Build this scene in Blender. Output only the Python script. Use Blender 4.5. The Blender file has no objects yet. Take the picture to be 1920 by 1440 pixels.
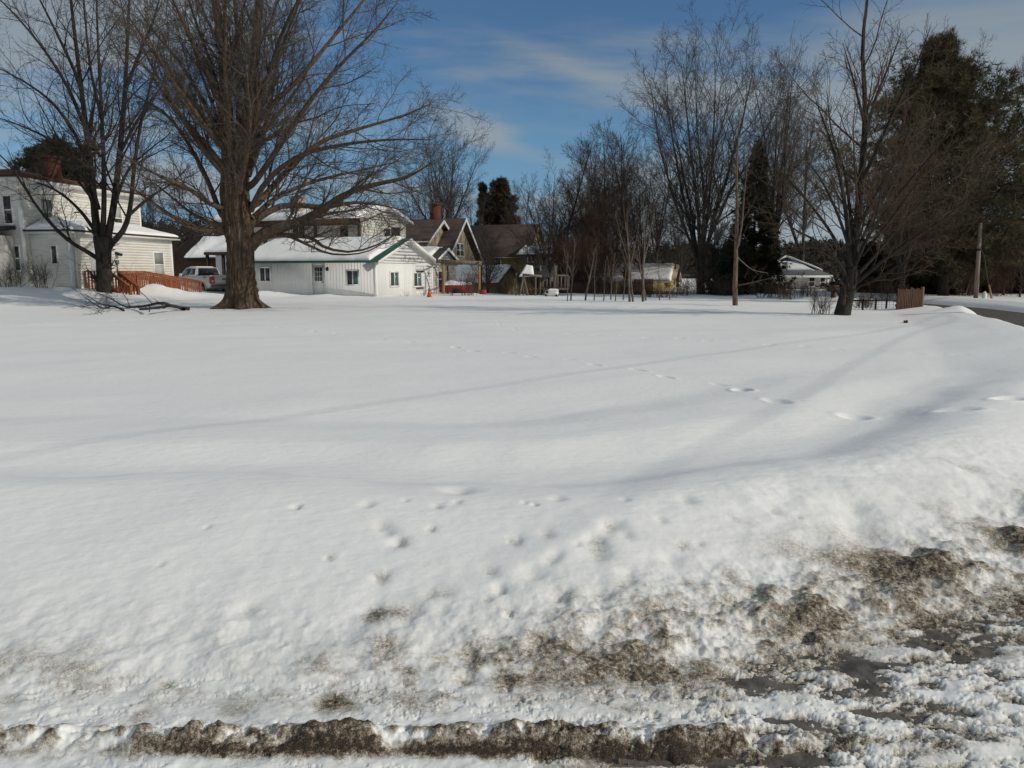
import bpy, math
import numpy as np
from math import radians as R, sin, cos, pi
C = bpy.context.scene.collection
RNG = np.random.default_rng
# ------------------------------------------------------------------ camera
EYE = 1.55
PITCH = math.atan(210/1400.0)
FPX = 1400.0
cp, sp = cos(PITCH), sin(PITCH)
def W(px, py, Y):
    """point at depth Y seen at photo pixel (px,py)"""
    xi = (px-960)/FPX; yi = -(py-720)/FPX
    t = Y/(cp+yi*sp)
    return np.array([t*xi, Y, EYE+t*(-sp+yi*cp)])
def G(px, py, z=0.0):
    """ground point at height z seen at photo pixel"""
    xi = (px-960)/FPX; yi = -(py-720)/FPX
    t = (z-EYE)/(-sp+yi*cp)
    return np.array([t*xi, t*(cp+yi*sp), z])
cam = bpy.data.objects.new('camera', bpy.data.cameras.new('camera'))
C.objects.link(cam)
cam.location = (0, 0, EYE)
cam.rotation_euler = (pi/2-PITCH, 0, 0)
cam.data.sensor_width = 36; cam.data.lens = 36*FPX/1920
cam.data.clip_start = 0.05; cam.data.clip_end = 3000
bpy.context.scene.camera = cam

# ------------------------------------------------------------------ noise
def _hash(ix, iy, iz, seed):
    h = (ix*374761393 + iy*668265263 + iz*2147483647 + seed*974711) & 0xffffffff
    h = ((h ^ (h >> 13)) * 1274126177) & 0xffffffff
    h = ((h ^ (h >> 16)) * 2246822519) & 0xffffffff
    return ((h ^ (h >> 15)) & 0xffffff).astype(np.float64)/0xffffff
def vnoise(x, y, seed=0):
    x = np.asarray(x, float); y = np.asarray(y, float)
    ix = np.floor(x).astype(np.int64); iy = np.floor(y).astype(np.int64)
    fx = x-ix; fy = y-iy
    fx = fx*fx*fx*(fx*(fx*6-15)+10); fy = fy*fy*fy*(fy*(fy*6-15)+10)
    z = np.zeros_like(ix)
    a = _hash(ix, iy, z, seed); b = _hash(ix+1, iy, z, seed)
    c = _hash(ix, iy+1, z, seed); d = _hash(ix+1, iy+1, z, seed)
    return (a*(1-fx)+b*fx)*(1-fy)+(c*(1-fx)+d*fx)*fy
def fbm(x, y, oct=4, seed=0, gain=.5):
    s = 0; a = 1; n = 0
    for k in range(oct):
        ca, sa = cos(.6*k+.3), sin(.6*k+.3)
        s = s+a*(vnoise((x*ca-y*sa)*2**k+17.3*k, (x*sa+y*ca)*2**k-9.1*k, seed+k)-.5); n += a*.5; a *= gain
    return s/n
def ss(a, b, x):
    t = np.clip((x-a)/(b-a), 0, 1); return t*t*(3-2*t)
def gau(x): return np.exp(-x*x)

# ------------------------------------------------------------------ materials
def mat(name, c1, c2=None, scale=4.0, rough=.8, bump=0.0, bscale=30.0, spec=.3, stretch=(1, 1, 1), detail=6, lo=.35, hi=.65, metal=0.0, bstretch=None, bdist=.02, coat=0.0):
    m = bpy.data.materials.new(name); m.use_nodes = True
    nt = m.node_tree; N = nt.nodes; L = nt.links
    b = N['Principled BSDF']
    b.inputs['Base Color'].default_value = (*c1, 1); b.inputs['Roughness'].default_value = rough
    b.inputs['Specular IOR Level'].default_value = spec; b.inputs['Metallic'].default_value = metal
    b.inputs['Coat Weight'].default_value = coat
    tc = N.new('ShaderNodeTexCoord')
    if c2 is not None:
        mp = N.new('ShaderNodeMapping'); mp.inputs['Scale'].default_value = stretch
        L.new(tc.outputs['Object'], mp.inputs['Vector'])
        n = N.new('ShaderNodeTexNoise'); n.inputs['Scale'].default_value = scale; n.inputs['Detail'].default_value = detail
        L.new(mp.outputs[0], n.inputs['Vector'])
        r = N.new('ShaderNodeValToRGB'); r.color_ramp.elements[0].position = lo; r.color_ramp.elements[1].position = hi
        r.color_ramp.elements[0].color = (*c1, 1); r.color_ramp.elements[1].color = (*c2, 1)
        L.new(n.outputs['Fac'], r.inputs['Fac']); L.new(r.outputs['Color'], b.inputs['Base Color'])
    if bump:
        mp2 = N.new('ShaderNodeMapping'); mp2.inputs['Scale'].default_value = bstretch or stretch
        L.new(tc.outputs['Object'], mp2.inputs['Vector'])
        n2 = N.new('ShaderNodeTexNoise'); n2.inputs['Scale'].default_value = bscale; n2.inputs['Detail'].default_value = 8
        L.new(mp2.outputs[0], n2.inputs['Vector'])
        bp = N.new('ShaderNodeBump'); bp.inputs['Strength'].default_value = bump; bp.inputs['Distance'].default_value = bdist
        L.new(n2.outputs['Fac'], bp.inputs['Height']); L.new(bp.outputs['Normal'], b.inputs['Normal'])
    return m
M = {}
M['bark_big'] = mat('shaggy_bark', (.055, .038, .027), (.155, .112, .078), 3.0, .95, .9, 5, .15, (4, 4, .7), 8, .3, .7, bdist=.05)
M['twig_big'] = mat('maple_twig', (.062, .054, .048), (.108, .094, .083), 1.2, .9, spec=.15)
M['bark_dark'] = mat('dark_wet_bark', (.022, .02, .018), (.05, .043, .038), 4, .9, .8, 7, .2, (3, 3, .6), bdist=.04)
M['twig_dark'] = mat('dark_twig', (.04, .033, .03), (.075, .06, .05), 1.5, .9, spec=.15)
M['bark_grey'] = mat('grey_bark', (.045, .038, .033), (.10, .084, .071), 3, .9, .7, 7, .2, (3, 3, .6), bdist=.04)
M['twig_grey'] = mat('grey_twig', (.058, .049, .043), (.10, .085, .073), .8, .9, spec=.15)
M['twig_brown'] = mat('brown_twig', (.075, .052, .036), (.125, .09, .064), .8, .9, spec=.15)
M['twig_red'] = mat('russet_twig', (.085, .048, .034), (.14, .085, .06), .8, .9, spec=.15)
M['sapling'] = mat('pale_sapling_bark', (.085, .066, .053), (.18, .145, .118), 2, .85)
M['bark_birch'] = mat('reddish_pale_bark', (.10, .066, .05), (.19, .135, .105), 4, .85, .4, 9, .2, (2, 2, 1))
M['needle'] = mat('pine_needle', (.042, .045, .021), (.145, .115, .060), .5, .75, spec=.25, lo=.35, hi=.7)
M['needle_dark'] = mat('spruce_needle', (.018, .024, .012), (.06, .058, .031), .6, .8, spec=.2)
M['needle_brown'] = mat('brownish_needle', (.03, .026, .014), (.085, .058, .03), .5, .8, spec=.2)
M['white_paint'] = mat('white_clapboard_paint', (.74, .72, .66), (.82, .80, .75), 1.2, .6, spec=.3)
M['white_trim'] = mat('white_trim_paint', (.80, .79, .76), (.84, .83, .81), 2, .5, spec=.35)
M['white_cool'] = mat('white_board_paint', (.72, .73, .73), (.80, .80, .79), .8, .6, spec=.3, stretch=(3, 3, .4))
M['white_dirty'] = mat('weathered_white_paint', (.56, .54, .50), (.70, .68, .64), 1.5, .7)
M['tan'] = mat('tan_shingle', (.30, .24, .165), (.44, .36, .26), 7, .85, .5, 18, .2)
M['olive'] = mat('olive_siding', (.24, .185, .085), (.32, .25, .125), 2, .8, .2, 12, .2)
M['yellow'] = mat('yellow_siding', (.42, .33, .13), (.52, .42, .19), 3, .8, .2, 12, .2)  # yellow garage's own colour; also the painted sunlit tone of the olive house
M['roof_brown'] = mat('brown_metal_roof', (.050, .032, .027), (.075, .05, .042), 2, .55, spec=.35, stretch=(1, 1, 1))
M['roof_red'] = mat('red_brown_roof', (.075, .032, .02), (.12, .055, .035), 3, .8, .3, 25)
M['roof_green'] = mat('green_metal_roof', (.012, .055, .045), (.02, .075, .062), 3, .4, spec=.4)
M['roof_dark'] = mat('dark_asphalt_shingle', (.03, .028, .028), (.055, .05, .05), 9, .9, .4, 40)
M['roof_grey'] = mat('grey_asphalt_shingle', (.10, .11, .125), (.15, .16, .18), 9, .9, .4, 40)
M['brick'] = mat('red_brick', (.075, .030, .022), (.15, .062, .042), 6, .9, .6, 14, .2, (1, 1, 3))
M['brown_wood'] = mat('dark_brown_wood', (.05, .026, .017), (.085, .045, .03), 5, .75, .2, 20, .25, (1, 1, .3))
M['red_wood'] = mat('red_stained_wood', (.20, .058, .022), (.30, .10, .042), 5, .65, .2, 20, .3, (1, 1, .4))
M['yellow_wood'] = mat('yellow_pine_post', (.24, .15, .06), (.34, .22, .10), 6, .75, .2, 20, .25, (1, 1, .2))
M['grey_wood'] = mat('weathered_wood', (.13, .105, .08), (.22, .185, .15), 6, .85, .3, 20, .2, (1, 1, .2))
M['stockade'] = mat('cedar_stockade', (.045, .024, .014), (.10, .052, .03), 6, .8, .4, 12, .25, (4, 4, .4))
M['pole_wood'] = mat('pole_wood', (.20, .145, .115), (.32, .25, .21), 5, .8, .3, 14, .2, (2, 2, .2))
M['glass'] = mat('window_glass', (.018, .022, .025), (.05, .055, .06), 1.2, .06, spec=.6)
M['glass_green'] = mat('green_window_glass', (.03, .10, .095), (.05, .16, .15), 1.2, .08, spec=.6)
M['screen'] = mat('window_screen', (.045, .052, .05), (.06, .068, .066), 2, .5)
M['curtain'] = mat('pale_curtain', (.34, .34, .31), (.52, .51, .47), 3, .9, stretch=(9, 9, .3))
M['shade'] = mat('window_shade', (.20, .22, .21), (.26, .28, .27), 1, .7)
M['black'] = mat('black_metal', (.012, .012, .013), (.02, .02, .022), 5, .5)
M['door_white'] = mat('door_paint', (.70, .70, .69), (.76, .76, .75), 2, .45)
M['rust'] = mat('rusty_streak', (.30, .22, .13), (.42, .34, .22), 5, .8)
M['roof_snow'] = mat('roof_snow', (.86, .86, .865), (.89, .89, .89), 2, .75, .35, 6, .2, bdist=.05)
M['truck'] = mat('champagne_car_paint', (.47, .455, .415), (.51, .49, .45), 1, .28, spec=.5, coat=.6)
M['truck_glass'] = mat('tinted_glass', (.006, .007, .009), (.012, .014, .016), 1, .05, spec=.6)
M['tyre'] = mat('tyre_rubber', (.014, .014, .014), (.03, .029, .028), 12, .9)
M['rim'] = mat('alloy_rim', (.25, .25, .25), (.35, .35, .35), 4, .35, metal=.8)
M['tail_red'] = mat('red_lens', (.35, .012, .012), (.5, .03, .02), 3, .15, spec=.6)
M['tail_white'] = mat('clear_lens', (.6, .5, .48), (.7, .62, .6), 3, .15, spec=.6)
M['bumper'] = mat('grey_bumper', (.10, .10, .10), (.16, .16, .16), 3, .45, metal=.3)
M['orange'] = mat('orange_plastic', (.62, .085, .02), (.72, .12, .03), 4, .5)
M['red_paint'] = mat('faded_red_paint', (.20, .022, .016), (.33, .05, .035), 3, .6)
M['white_plastic'] = mat('white_plastic', (.70, .70, .69), (.78, .78, .77), 3, .5)
M['leaf_dead'] = mat('dead_leaf', (.06, .035, .02), (.14, .085, .05), 9, .9)
M['hill'] = mat('winter_hillside', (.035, .03, .026), (.11, .095, .085), .12, .95, .6, 1.2, .1, detail=10, bdist=1.0)
M['tarp'] = mat('dark_tarp', (.008, .011, .013), (.016, .02, .022), 4, .7)

# snow ground with dirt driven by the mesh attribute 'dirt'
def snow_mat():
    m = bpy.data.materials.new('snow_with_road_dirt'); m.use_nodes = True
    nt = m.node_tree; N = nt.nodes; L = nt.links; b = N['Principled BSDF']
    b.inputs['Roughness'].default_value = .7; b.inputs['Specular IOR Level'].default_value = .25
    tc = N.new('ShaderNodeTexCoord')
    def noise(s, d=6, stretch=None):
        n = N.new('ShaderNodeTexNoise'); n.inputs['Scale'].default_value = s; n.inputs['Detail'].default_value = d
        if stretch:
            mp = N.new('ShaderNodeMapping'); mp.inputs['Scale'].default_value = stretch
            L.new(tc.outputs['Object'], mp.inputs['Vector']); L.new(mp.outputs[0], n.inputs['Vector'])
        else: L.new(tc.outputs['Object'], n.inputs['Vector'])
        return n.outputs['Fac']
    def mth(op, a, c=None, clamp=False):
        n = N.new('ShaderNodeMath'); n.operation = op; n.use_clamp = clamp
        for i, v in enumerate((a, c)):
            if v is None: continue
            if isinstance(v, (int, float)): n.inputs[i].default_value = v
            else: L.new(v, n.inputs[i])
        return n.outputs[0]
    def mix(f, a, c):
        n = N.new('ShaderNodeMix'); n.data_type = 'RGBA'
        L.new(f, n.inputs[0])
        for i, v in ((6, a), (7, c)):
            if isinstance(v, tuple): n.inputs[i].default_value = (*v, 1)
            else: L.new(v, n.inputs[i])
        return n.outputs[2]
    at = N.new('ShaderNodeAttribute'); at.attribute_name = 'dirt'
    d = at.outputs['Fac']
    nf = noise(55, 9); nm = noise(9, 8); nfx = noise(190, 4)
    # dirt breakup
    f = mth('ADD', d, mth('MULTIPLY', mth('SUBTRACT', nf, .5), mth('MULTIPLY', mth('MINIMUM', d, .7), 2.2)))
    f = mth('ADD', f, mth('MULTIPLY', mth('SUBTRACT', nm, .5), mth('MULTIPLY', mth('MINIMUM', d, .6), 1.2)), True)
    f = mth('ADD', f, mth('MULTIPLY', mth('SUBTRACT', nfx, .5), mth('MULTIPLY', mth('MINIMUM', d, .5), 2.6)), True)
    rp = N.new('ShaderNodeValToRGB'); cr = rp.color_ramp
    cr.elements[0].position = 0.0; cr.elements[0].color = (.90, .90, .905, 1)
    cr.elements[1].position = 1.0; cr.elements[1].color = (.032, .023, .016, 1)
    for p, c in ((.12, (.80, .795, .785, 1)), (.3, (.53, .505, .465, 1)), (.5, (.31, .27, .215, 1)), (.74, (.135, .104, .074, 1))):
        e = cr.elements.new(p); e.color = c
    L.new(f, rp.inputs['Fac'])
    L.new(rp.outputs['Color'], b.inputs['Base Color'])
    # grain
    g1 = noise(11, 6, (1, 1.6, 1)); g2 = noise(170, 3)
    h = mth('ADD', mth('ADD', mth('MULTIPLY', g1, 1.2), mth('MULTIPLY', noise(4.2, 5, (1, 2.3, 1)), 1.7)), mth('MULTIPLY', g2, .12))
    bp = N.new('ShaderNodeBump'); bp.inputs['Strength'].default_value = .32; bp.inputs['Distance'].default_value = .016
    L.new(h, bp.inputs['Height']); L.new(bp.outputs['Normal'], b.inputs['Normal'])
    return m
M['snow'] = snow_mat()
M['asphalt'] = mat('wet_asphalt', (.05, .045, .040), (.15, .135, .118), 14, .6, .6, 60, .4, bdist=.008, detail=9)

# ------------------------------------------------------------------ mesh builder
class Fr:
    def __init__(s, o, ang):                       # ang: direction of u axis, degrees from +X
        s.o = np.array([o[0], o[1], o[2] if len(o) > 2 else 0.0])
        a = R(ang); s.u = np.array([cos(a), sin(a), 0]); s.v = np.array([-sin(a), cos(a), 0])
    def P(s, u, v, z): return s.o+u*s.u+v*s.v+np.array([0, 0, z])
class MB:
    def __init__(s): s.V = []; s.F = []; s.n = 0; s.big = []
    def add(s, vs, fs):
        b = s.n; s.V.extend([tuple(map(float, v)) for v in vs]); s.F.extend([tuple(b+i for i in f) for f in fs]); s.n += len(vs)
        return s
    def hexa(s, p):                                # 8 points: bottom 4, top 4
        return s.add(p, [(3, 2, 1, 0), (4, 5, 6, 7), (0, 1, 5, 4), (1, 2, 6, 5), (2, 3, 7, 6), (3, 0, 4, 7)])
    def box(s, f, u0, u1, v0, v1, z0, z1):
        return s.hexa([f.P(u0, v0, z0), f.P(u1, v0, z0), f.P(u1, v1, z0), f.P(u0, v1, z0), f.P(u0, v0, z1), f.P(u1, v0, z1), f.P(u1, v1, z1), f.P(u0, v1, z1)])
    def beam(s, a, b, w, h, up=(0, 0, 1)):
        a = np.array(a, float); b = np.array(b, float); d = b-a; d = d/np.linalg.norm(d); up = np.array(up, float)
        if abs(d@up) > .95: up = np.array([0., 1., 0])
        x = np.cross(d, up); x /= np.linalg.norm(x); y = np.cross(x, d)
        q = [a-x*w/2-y*h/2, a+x*w/2-y*h/2, a+x*w/2+y*h/2, a-x*w/2+y*h/2]
        return s.hexa(q+[p+(b-a) for p in q])
    def prism(s, poly, ext):
        n = len(poly); poly = [np.array(p, float) for p in poly]; ext = np.array(ext, float)
        return s.add(poly+[p+ext for p in poly], [tuple(range(n))[::-1], tuple(range(n, 2*n))]+[(i, (i+1) % n, n+(i+1) % n, n+i) for i in range(n)])
    def cyl(s, a, b, r0, r1=None, k=12, cap=True):
        a = np.array(a, float); b = np.array(b, float); r1 = r0 if r1 is None else r1
        d = b-a; d /= np.linalg.norm(d); e = np.array([1., 0, 0]) if abs(d[0]) < .8 else np.array([0, 1., 0])
        x = np.cross(d, e); x /= np.linalg.norm(x); y = np.cross(d, x)
        vs = [a+r0*(cos(t)*x+sin(t)*y) for t in np.arange(k)*2*pi/k]+[b+r1*(cos(t)*x+sin(t)*y) for t in np.arange(k)*2*pi/k]
        fs = [(i, (i+1) % k, k+(i+1) % k, k+i) for i in range(k)]
        if cap: fs += [tuple(range(k))[::-1], tuple(range(k, 2*k))]
        return s.add(vs, fs)
    def tubes(s, P, Rr, k): s.big.append(tube_arrays(P, Rr, k)); return s
    def tris(s, V): s.big.append((V.reshape(-1, 3), np.arange(V.shape[0]*3).reshape(-1, 3))); return s
    def grid(s, V, nu, nv):                        # V (nu*nv,3)
        i = np.arange(nu-1)[:, None]*nv+np.arange(nv-1)[None, :]
        f = np.stack([i, i+nv, i+nv+1, i+1], -1).reshape(-1, 4); s.big.append((V, f)); return s
    def build(s, name, m, parent=None, origin=None, smooth=False):
        o = np.array(origin if origin is not None else (get_origin(parent) if parent is not None else (0, 0, 0)), float)
        Vs = [np.array(s.V, float).reshape(-1, 3)]; n = len(s.V)
        loops = [np.array([i for f in s.F for i in f], np.int64)]; cnt = [np.array([len(f) for f in s.F], np.int64)]
        for v, f in s.big:
            Vs.append(np.asarray(v, float)); loops.append((f+n).ravel()); cnt.append(np.full(len(f), f.shape[1], np.int64)); n += len(v)
        V = np.concatenate(Vs)-o; lo = np.concatenate(loops); ct = np.concatenate(cnt)
        me = bpy.data.meshes.new(name)
        me.vertices.add(len(V)); me.vertices.foreach_set('co', V.astype(np.float32).ravel())
        me.loops.add(len(lo)); me.loops.foreach_set('vertex_index', lo.astype(np.int32))
        st = np.concatenate([[0], np.cumsum(ct)[:-1]])
        me.polygons.add(len(ct)); me.polygons.foreach_set('loop_start', st.astype(np.int32)); me.polygons.foreach_set('loop_total', ct.astype(np.int32))
        if smooth: me.polygons.foreach_set('use_smooth', np.ones(len(ct), bool))
        me.update(calc_edges=True); me.validate()
        me.materials.append(M[m] if isinstance(m, str) else m)
        ob = bpy.data.objects.new(name, me); C.objects.link(ob)
        if parent is None: ob.location = o
        else: ob.parent = parent
        return ob
def get_origin(o):
    while o.parent: o = o.parent
    return tuple(o.location)
def thing(name, loc, label, cat, group=None):
    o = bpy.data.objects.new(name, None); C.objects.link(o); o.location = tuple(map(float, loc)); o.empty_display_size = .2
    return tag(o, label, cat, group)
def tag(o, label=None, cat=None, group=None, kind=None):
    if label: o['label'] = label
    if cat: o['category'] = cat
    if group: o['group'] = group
    if kind: o['kind'] = kind
    return o
def tube_arrays(P, Rr, k):
    """P (c,n,3) Rr (c,n) -> verts, quads"""
    c, n, _ = P.shape
    T = np.gradient(P, axis=1); T /= np.linalg.norm(T, axis=2, keepdims=True)+1e-9
    m = P[:, -1]-P[:, 0]; ax = np.zeros((c, 3)); ax[np.arange(c), np.argmin(np.abs(m), axis=1)] = 1
    X = np.cross(T, ax[:, None, :]); X /= np.linalg.norm(X, axis=2, keepdims=True)+1e-9
    Y = np.cross(T, X)
    th = np.arange(k)*2*pi/k
    V = P[:, :, None, :]+Rr[:, :, None, None]*(np.cos(th)[None, None, :, None]*X[:, :, None, :]+np.sin(th)[None, None, :, None]*Y[:, :, None, :])
    i = (np.arange(c)[:, None, None]*n+np.arange(n-1)[None, :, None])*k
    j = np.arange(k)[None, None, :]; j2 = (j+1) % k
    f = np.stack([i+j, i+j2, i+k+j2, i+k+j], -1).reshape(-1, 4)
    return V.reshape(-1, 3), f

# ------------------------------------------------------------------ branch growth (vectorised by level)
def grow(p0, d0, L, r0, n, up, wob, rng, rtip, pw=1.0, upv=None):
    c = len(p0); P = np.zeros((c, n, 3)); P[:, 0] = p0
    d = d0/(np.linalg.norm(d0, axis=1, keepdims=True)+1e-9); st = (L/(n-1))[:, None]
    for i in range(1, n):
        d = d+wob*rng.normal(size=(c, 3)); d[:, 2] += up
        d /= np.linalg.norm(d, axis=1, keepdims=True)+1e-9
        P[:, i] = P[:, i-1]+d*st
    t = np.linspace(0, 1, n)[None, :]
    Rr = rtip+(np.maximum(r0, rtip)[:, None]-rtip)*(1-t)**pw
    return P, Rr
def spawn(P, Rr, L, m, rng, tmin=.15, tmax=.98, ang=40, lenf=.5, rf=.55, n=5, up=.05, wob=.12, rtip=.004, taper=.55, drop=0.0, lmin=.08, upbias=0.0, pw=1.0):
    c, n0, _ = P.shape
    t = tmin+(tmax-tmin)*(np.arange(m)[None, :]+rng.random((c, m)))/m
    x = t*(n0-1); i0 = np.minimum(x.astype(int), n0-2); fr = x-i0; ci = np.arange(c)[:, None]
    pos = P[ci, i0]*(1-fr)[..., None]+P[ci, i0+1]*fr[..., None]
    T = P[ci, i0+1]-P[ci, i0]; T /= np.linalg.norm(T, axis=-1, keepdims=True)+1e-9
    rr = Rr[ci, i0]*(1-fr)+Rr[ci, i0+1]*fr
    az = np.arange(m)[None, :]*2.4+rng.random((c, 1))*6.28+rng.normal(size=(c, m))*.5
    a0 = np.where(np.abs(T[..., 2:3]) < .9, np.array([0, 0, 1.]), np.array([1., 0, 0]))
    X = np.cross(T, a0); X /= np.linalg.norm(X, axis=-1, keepdims=True)+1e-9; Y = np.cross(T, X)
    an = R(ang)*(.75+.5*rng.random((c, m)))
    D = T*np.cos(an)[..., None]+(X*np.cos(az)[..., None]+Y*np.sin(az)[..., None])*np.sin(an)[..., None]
    D[..., 2] += upbias
    LL = L[:, None]*lenf*(1-taper*t)*(.6+.8*rng.random((c, m)))
    keep = (rng.random((c, m)) >= drop) & (LL > lmin)
    pos, D, LL, rr = pos[keep], D[keep], LL[keep], rr[keep]
    p, r = grow(pos, D, LL, rr*rf, n, up, wob, rng, rtip, pw)
    return p, r, LL
def chain_len(P): return np.linalg.norm(np.diff(P, axis=1), axis=2).sum(1)
def spline(pts, n):
    pts = np.array(pts, float); m = len(pts); out = []
    q = np.vstack([2*pts[0]-pts[1], pts, 2*pts[-1]-pts[-2]])
    for s in np.linspace(0, m-1-1e-6, n):
        i = int(s); f = s-i; a, b, c, d = q[i], q[i+1], q[i+2], q[i+3]
        out.append(.5*((2*b)+(-a+c)*f+(2*a-5*b+4*c-d)*f*f+(-a+3*b-3*c+d)*f**3))
    return np.array(out)
def bare_tree(name, base, limbs, label, cat, levels, bark, twig, seed, group=None, trunk_mb=None, kt=8, extra=None, zcut=None):
    """limbs: list of (P(n,3), R(n)); levels: list of spawn kwargs. Early levels join the trunk part, later ones are the crown."""
    rng = RNG(seed)
    root = thing(name, base, label, cat, group)
    tb = trunk_mb or MB()
    P = np.array([l[0] for l in limbs]); Rr = np.array([l[1] for l in limbs]); L = chain_len(P)
    tb.tubes(P, Rr, kt)
    cr = MB()
    if extra is not None: P = np.concatenate([P, extra[0]]); Rr = np.concatenate([Rr, extra[1]]); L = chain_len(P)
    for i, kw in enumerate(levels):
        kw = dict(kw); k = kw.pop('k', 3); m = kw.pop('m'); tk = kw.pop('trunk', False); also = kw.pop('also', False)
        P2, R2, L2 = spawn(P, Rr, L, m, rng, **kw)
        if zcut is not None:
            kk = P2[:, :, 2].min(1) > zcut; P2, R2, L2 = P2[kk], R2[kk], L2[kk]
        (tb if tk else cr).tubes(P2, R2, k)
        P, Rr, L = P2, R2, L2
    tb.build('trunk', bark, root, smooth=True); cr.build('crown', twig, root)
    return root
def vase(base, H, r, fork, nst, spread, seed, n=12, curve=.10, wob=.05, lean=(0, 0), rtip=.012, split=.62):
    """trunk plus nst rising stems -> limbs list"""
    rng = RNG(seed); base = np.array(base, float)
    tp = np.array([base, base+np.array([lean[0]*.3, lean[1]*.3, fork*.35]), base+np.array([lean[0]*.6, lean[1]*.6, fork*.7]), base+np.array([lean[0], lean[1], fork])])
    limbs = [(spline(tp, n), np.interp(np.linspace(0, 1, n), [0, .12, 1], [r*1.45, r*1.08, r*.82]))]
    top = limbs[0][0][-1]
    for i in range(nst):
        az = i*2*pi/nst+rng.normal()*.35; a = R(spread)*(.45+.75*rng.random()) if nst > 1 else .03
        if i == 0 and nst > 2: a *= .3
        d = np.array([[sin(a)*cos(az), sin(a)*sin(az), cos(a)]])
        q = top-np.array([0, 0, fork*.25*rng.random()])
        L = (H-(q[2]-base[2]))*(1.02+.1*rng.random())*(1-.18*(a/R(spread)))
        P, Rr = grow(q[None], d, np.array([L]), np.array([r*split*(.75+.4*rng.random())]), n, curve*.35, wob, rng, rtip, .9)
        limbs.append((P[0], Rr[0]))
    return limbs
def tufts(pos, dirs, nn, ln, wd, rng, spread=.9):
    N = len(pos); p = np.repeat(pos, nn, 0); d = np.repeat(dirs, nn, 0)
    v = d+spread*rng.normal(size=(N*nn, 3)); v /= np.linalg.norm(v, axis=1, keepdims=True)+1e-9
    s = np.cross(v, rng.normal(size=(N*nn, 3))); s /= np.linalg.norm(s, axis=1, keepdims=True)+1e-9
    l = ln*(.6+.8*rng.random((N*nn, 1)))
    a = p-s*wd/2; b = p+s*wd/2; c = p+v*l
    return np.stack([a, b, c], 1)
def conifer(name, base, H, rad, label, seed, needle='needle', bark='bark_dark', group=None, nb=70, m=8, tuft=7, nn=8, ln=.3, wd=.045, r=.25, el=12, up=.02, zmin=.12, prof=1.0, lean=(0, 0), jit=.45, subf=.36, tdown=0.0, cat='conifer'):
    rng = RNG(seed); base = np.array(base, float); root = thing(name, base, label, cat, group)
    n = 10; tp = spline([base, base+np.array([lean[0]*.3, lean[1]*.3, H*.4]), base+np.array([lean[0], lean[1], H])], n)
    tb = MB(); tb.tubes(tp[None], np.linspace(r, .02, n)[None], 9)
    h = zmin+(1-zmin)*(np.arange(nb)+rng.random(nb))/nb
    x = h*(n-1); i = np.minimum(x.astype(int), n-2); f = (x-i)[:, None]; pos = tp[i]*(1-f)+tp[i+1]*f
    az = np.arange(nb)*2.4+rng.normal(size=nb)*.3
    e = R(el)+R(45)*h**3+rng.normal(size=nb)*.12
    d = np.stack([np.cos(az)*np.cos(e), np.sin(az)*np.cos(e), np.sin(e)], 1)
    rel = (h-zmin)/(1-zmin)
    L = (rad(rel) if callable(rad) else rad*(1-rel)**prof)*(1-jit+2*jit*rng.random(nb))+.15
    P, Rr = grow(pos, d, L, r*.28*(1-h*.7), 7, up, .06, rng, .012)
    tb.tubes(P, Rr, 5)
    P2, R2, L2 = spawn(P, Rr, L, m, rng, .2, .98, 48, subf, .5, 5, up, .1, .006, .35, .05, .1)
    cr = MB(); cr.tubes(P2, R2, 3)
    q = np.concatenate([P2[:, 1:].reshape(-1, 3), P[:, 4:].reshape(-1, 3)])
    dd = np.concatenate([np.diff(P2, axis=1).reshape(-1, 3), np.diff(P, axis=1)[:, 3:].reshape(-1, 3)]); dd /= np.linalg.norm(dd, axis=1, keepdims=True)+1e-9
    rep = max(1, int(round(tuft/4)))
    q = np.repeat(q, rep, 0)+rng.normal(size=(len(q)*rep, 3))*ln*.35; dd = np.repeat(dd, rep, 0); dd[:, 2] -= tdown
    cr.tris(tufts(q, dd, nn, ln, wd, rng))
    tb.build('trunk', bark, root, smooth=True); cr.build('crown', needle, root)
    return root

# ================================================================== GROUND
BL = np.array([(-60, 3.6), (-14, 3.05), (-6, 2.98), (-1, 2.92), (.7, 3.03), (1.7, 3.38), (2.9, 3.95), (5.4, 5.7), (9.4, 10), (13, 17), (15.2, 22.2), (17.1, 27.3), (18.4, 31.8), (19.5, 37), (19.6, 44), (17, 55), (8, 75)], float)
def edge_dist(x, y):
    best = np.full(x.shape, 1e9); sg = np.ones(x.shape)
    for (ax, ay), (bx, by) in zip(BL[:-1], BL[1:]):
        dx, dy = bx-ax, by-ay; t = np.clip(((x-ax)*dx+(y-ay)*dy)/(dx*dx+dy*dy), 0, 1)
        ex, ey = x-(ax+t*dx), y-(ay+t*dy); d = np.hypot(ex, ey)
        cr = dx*(y-ay)-dy*(x-ax); up = d < best
        best = np.where(up, d, best); sg = np.where(up, np.sign(cr), sg)
    return best*sg
ROADZ = -.20
FOOT = []            # footprints: x, y, length, width, depth, angle
rg = RNG(5)
def track(pts, step, ln=.30, wd=.17, dp=.06):
    P = np.array([G(*p)[:2] for p in pts]); S = np.concatenate([[0], np.cumsum(np.hypot(*np.diff(P, axis=0).T))])
    n = int(S[-1]/step); side = 1
    for k in range(n+1):
        s = k*step; x = np.interp(s, S, P[:, 0]); y = np.interp(s, S, P[:, 1]); x2 = np.interp(s+.1, S, P[:, 0]); y2 = np.interp(s+.1, S, P[:, 1])
        a = math.atan2(y2-y, x2-x+1e-6); side = -side
        FOOT.append((x-sin(a)*.1*side, y+cos(a)*.1*side, ln*(.8+.4*rg.random()), wd, dp*(.6+.7*rg.random()), a))
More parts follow.
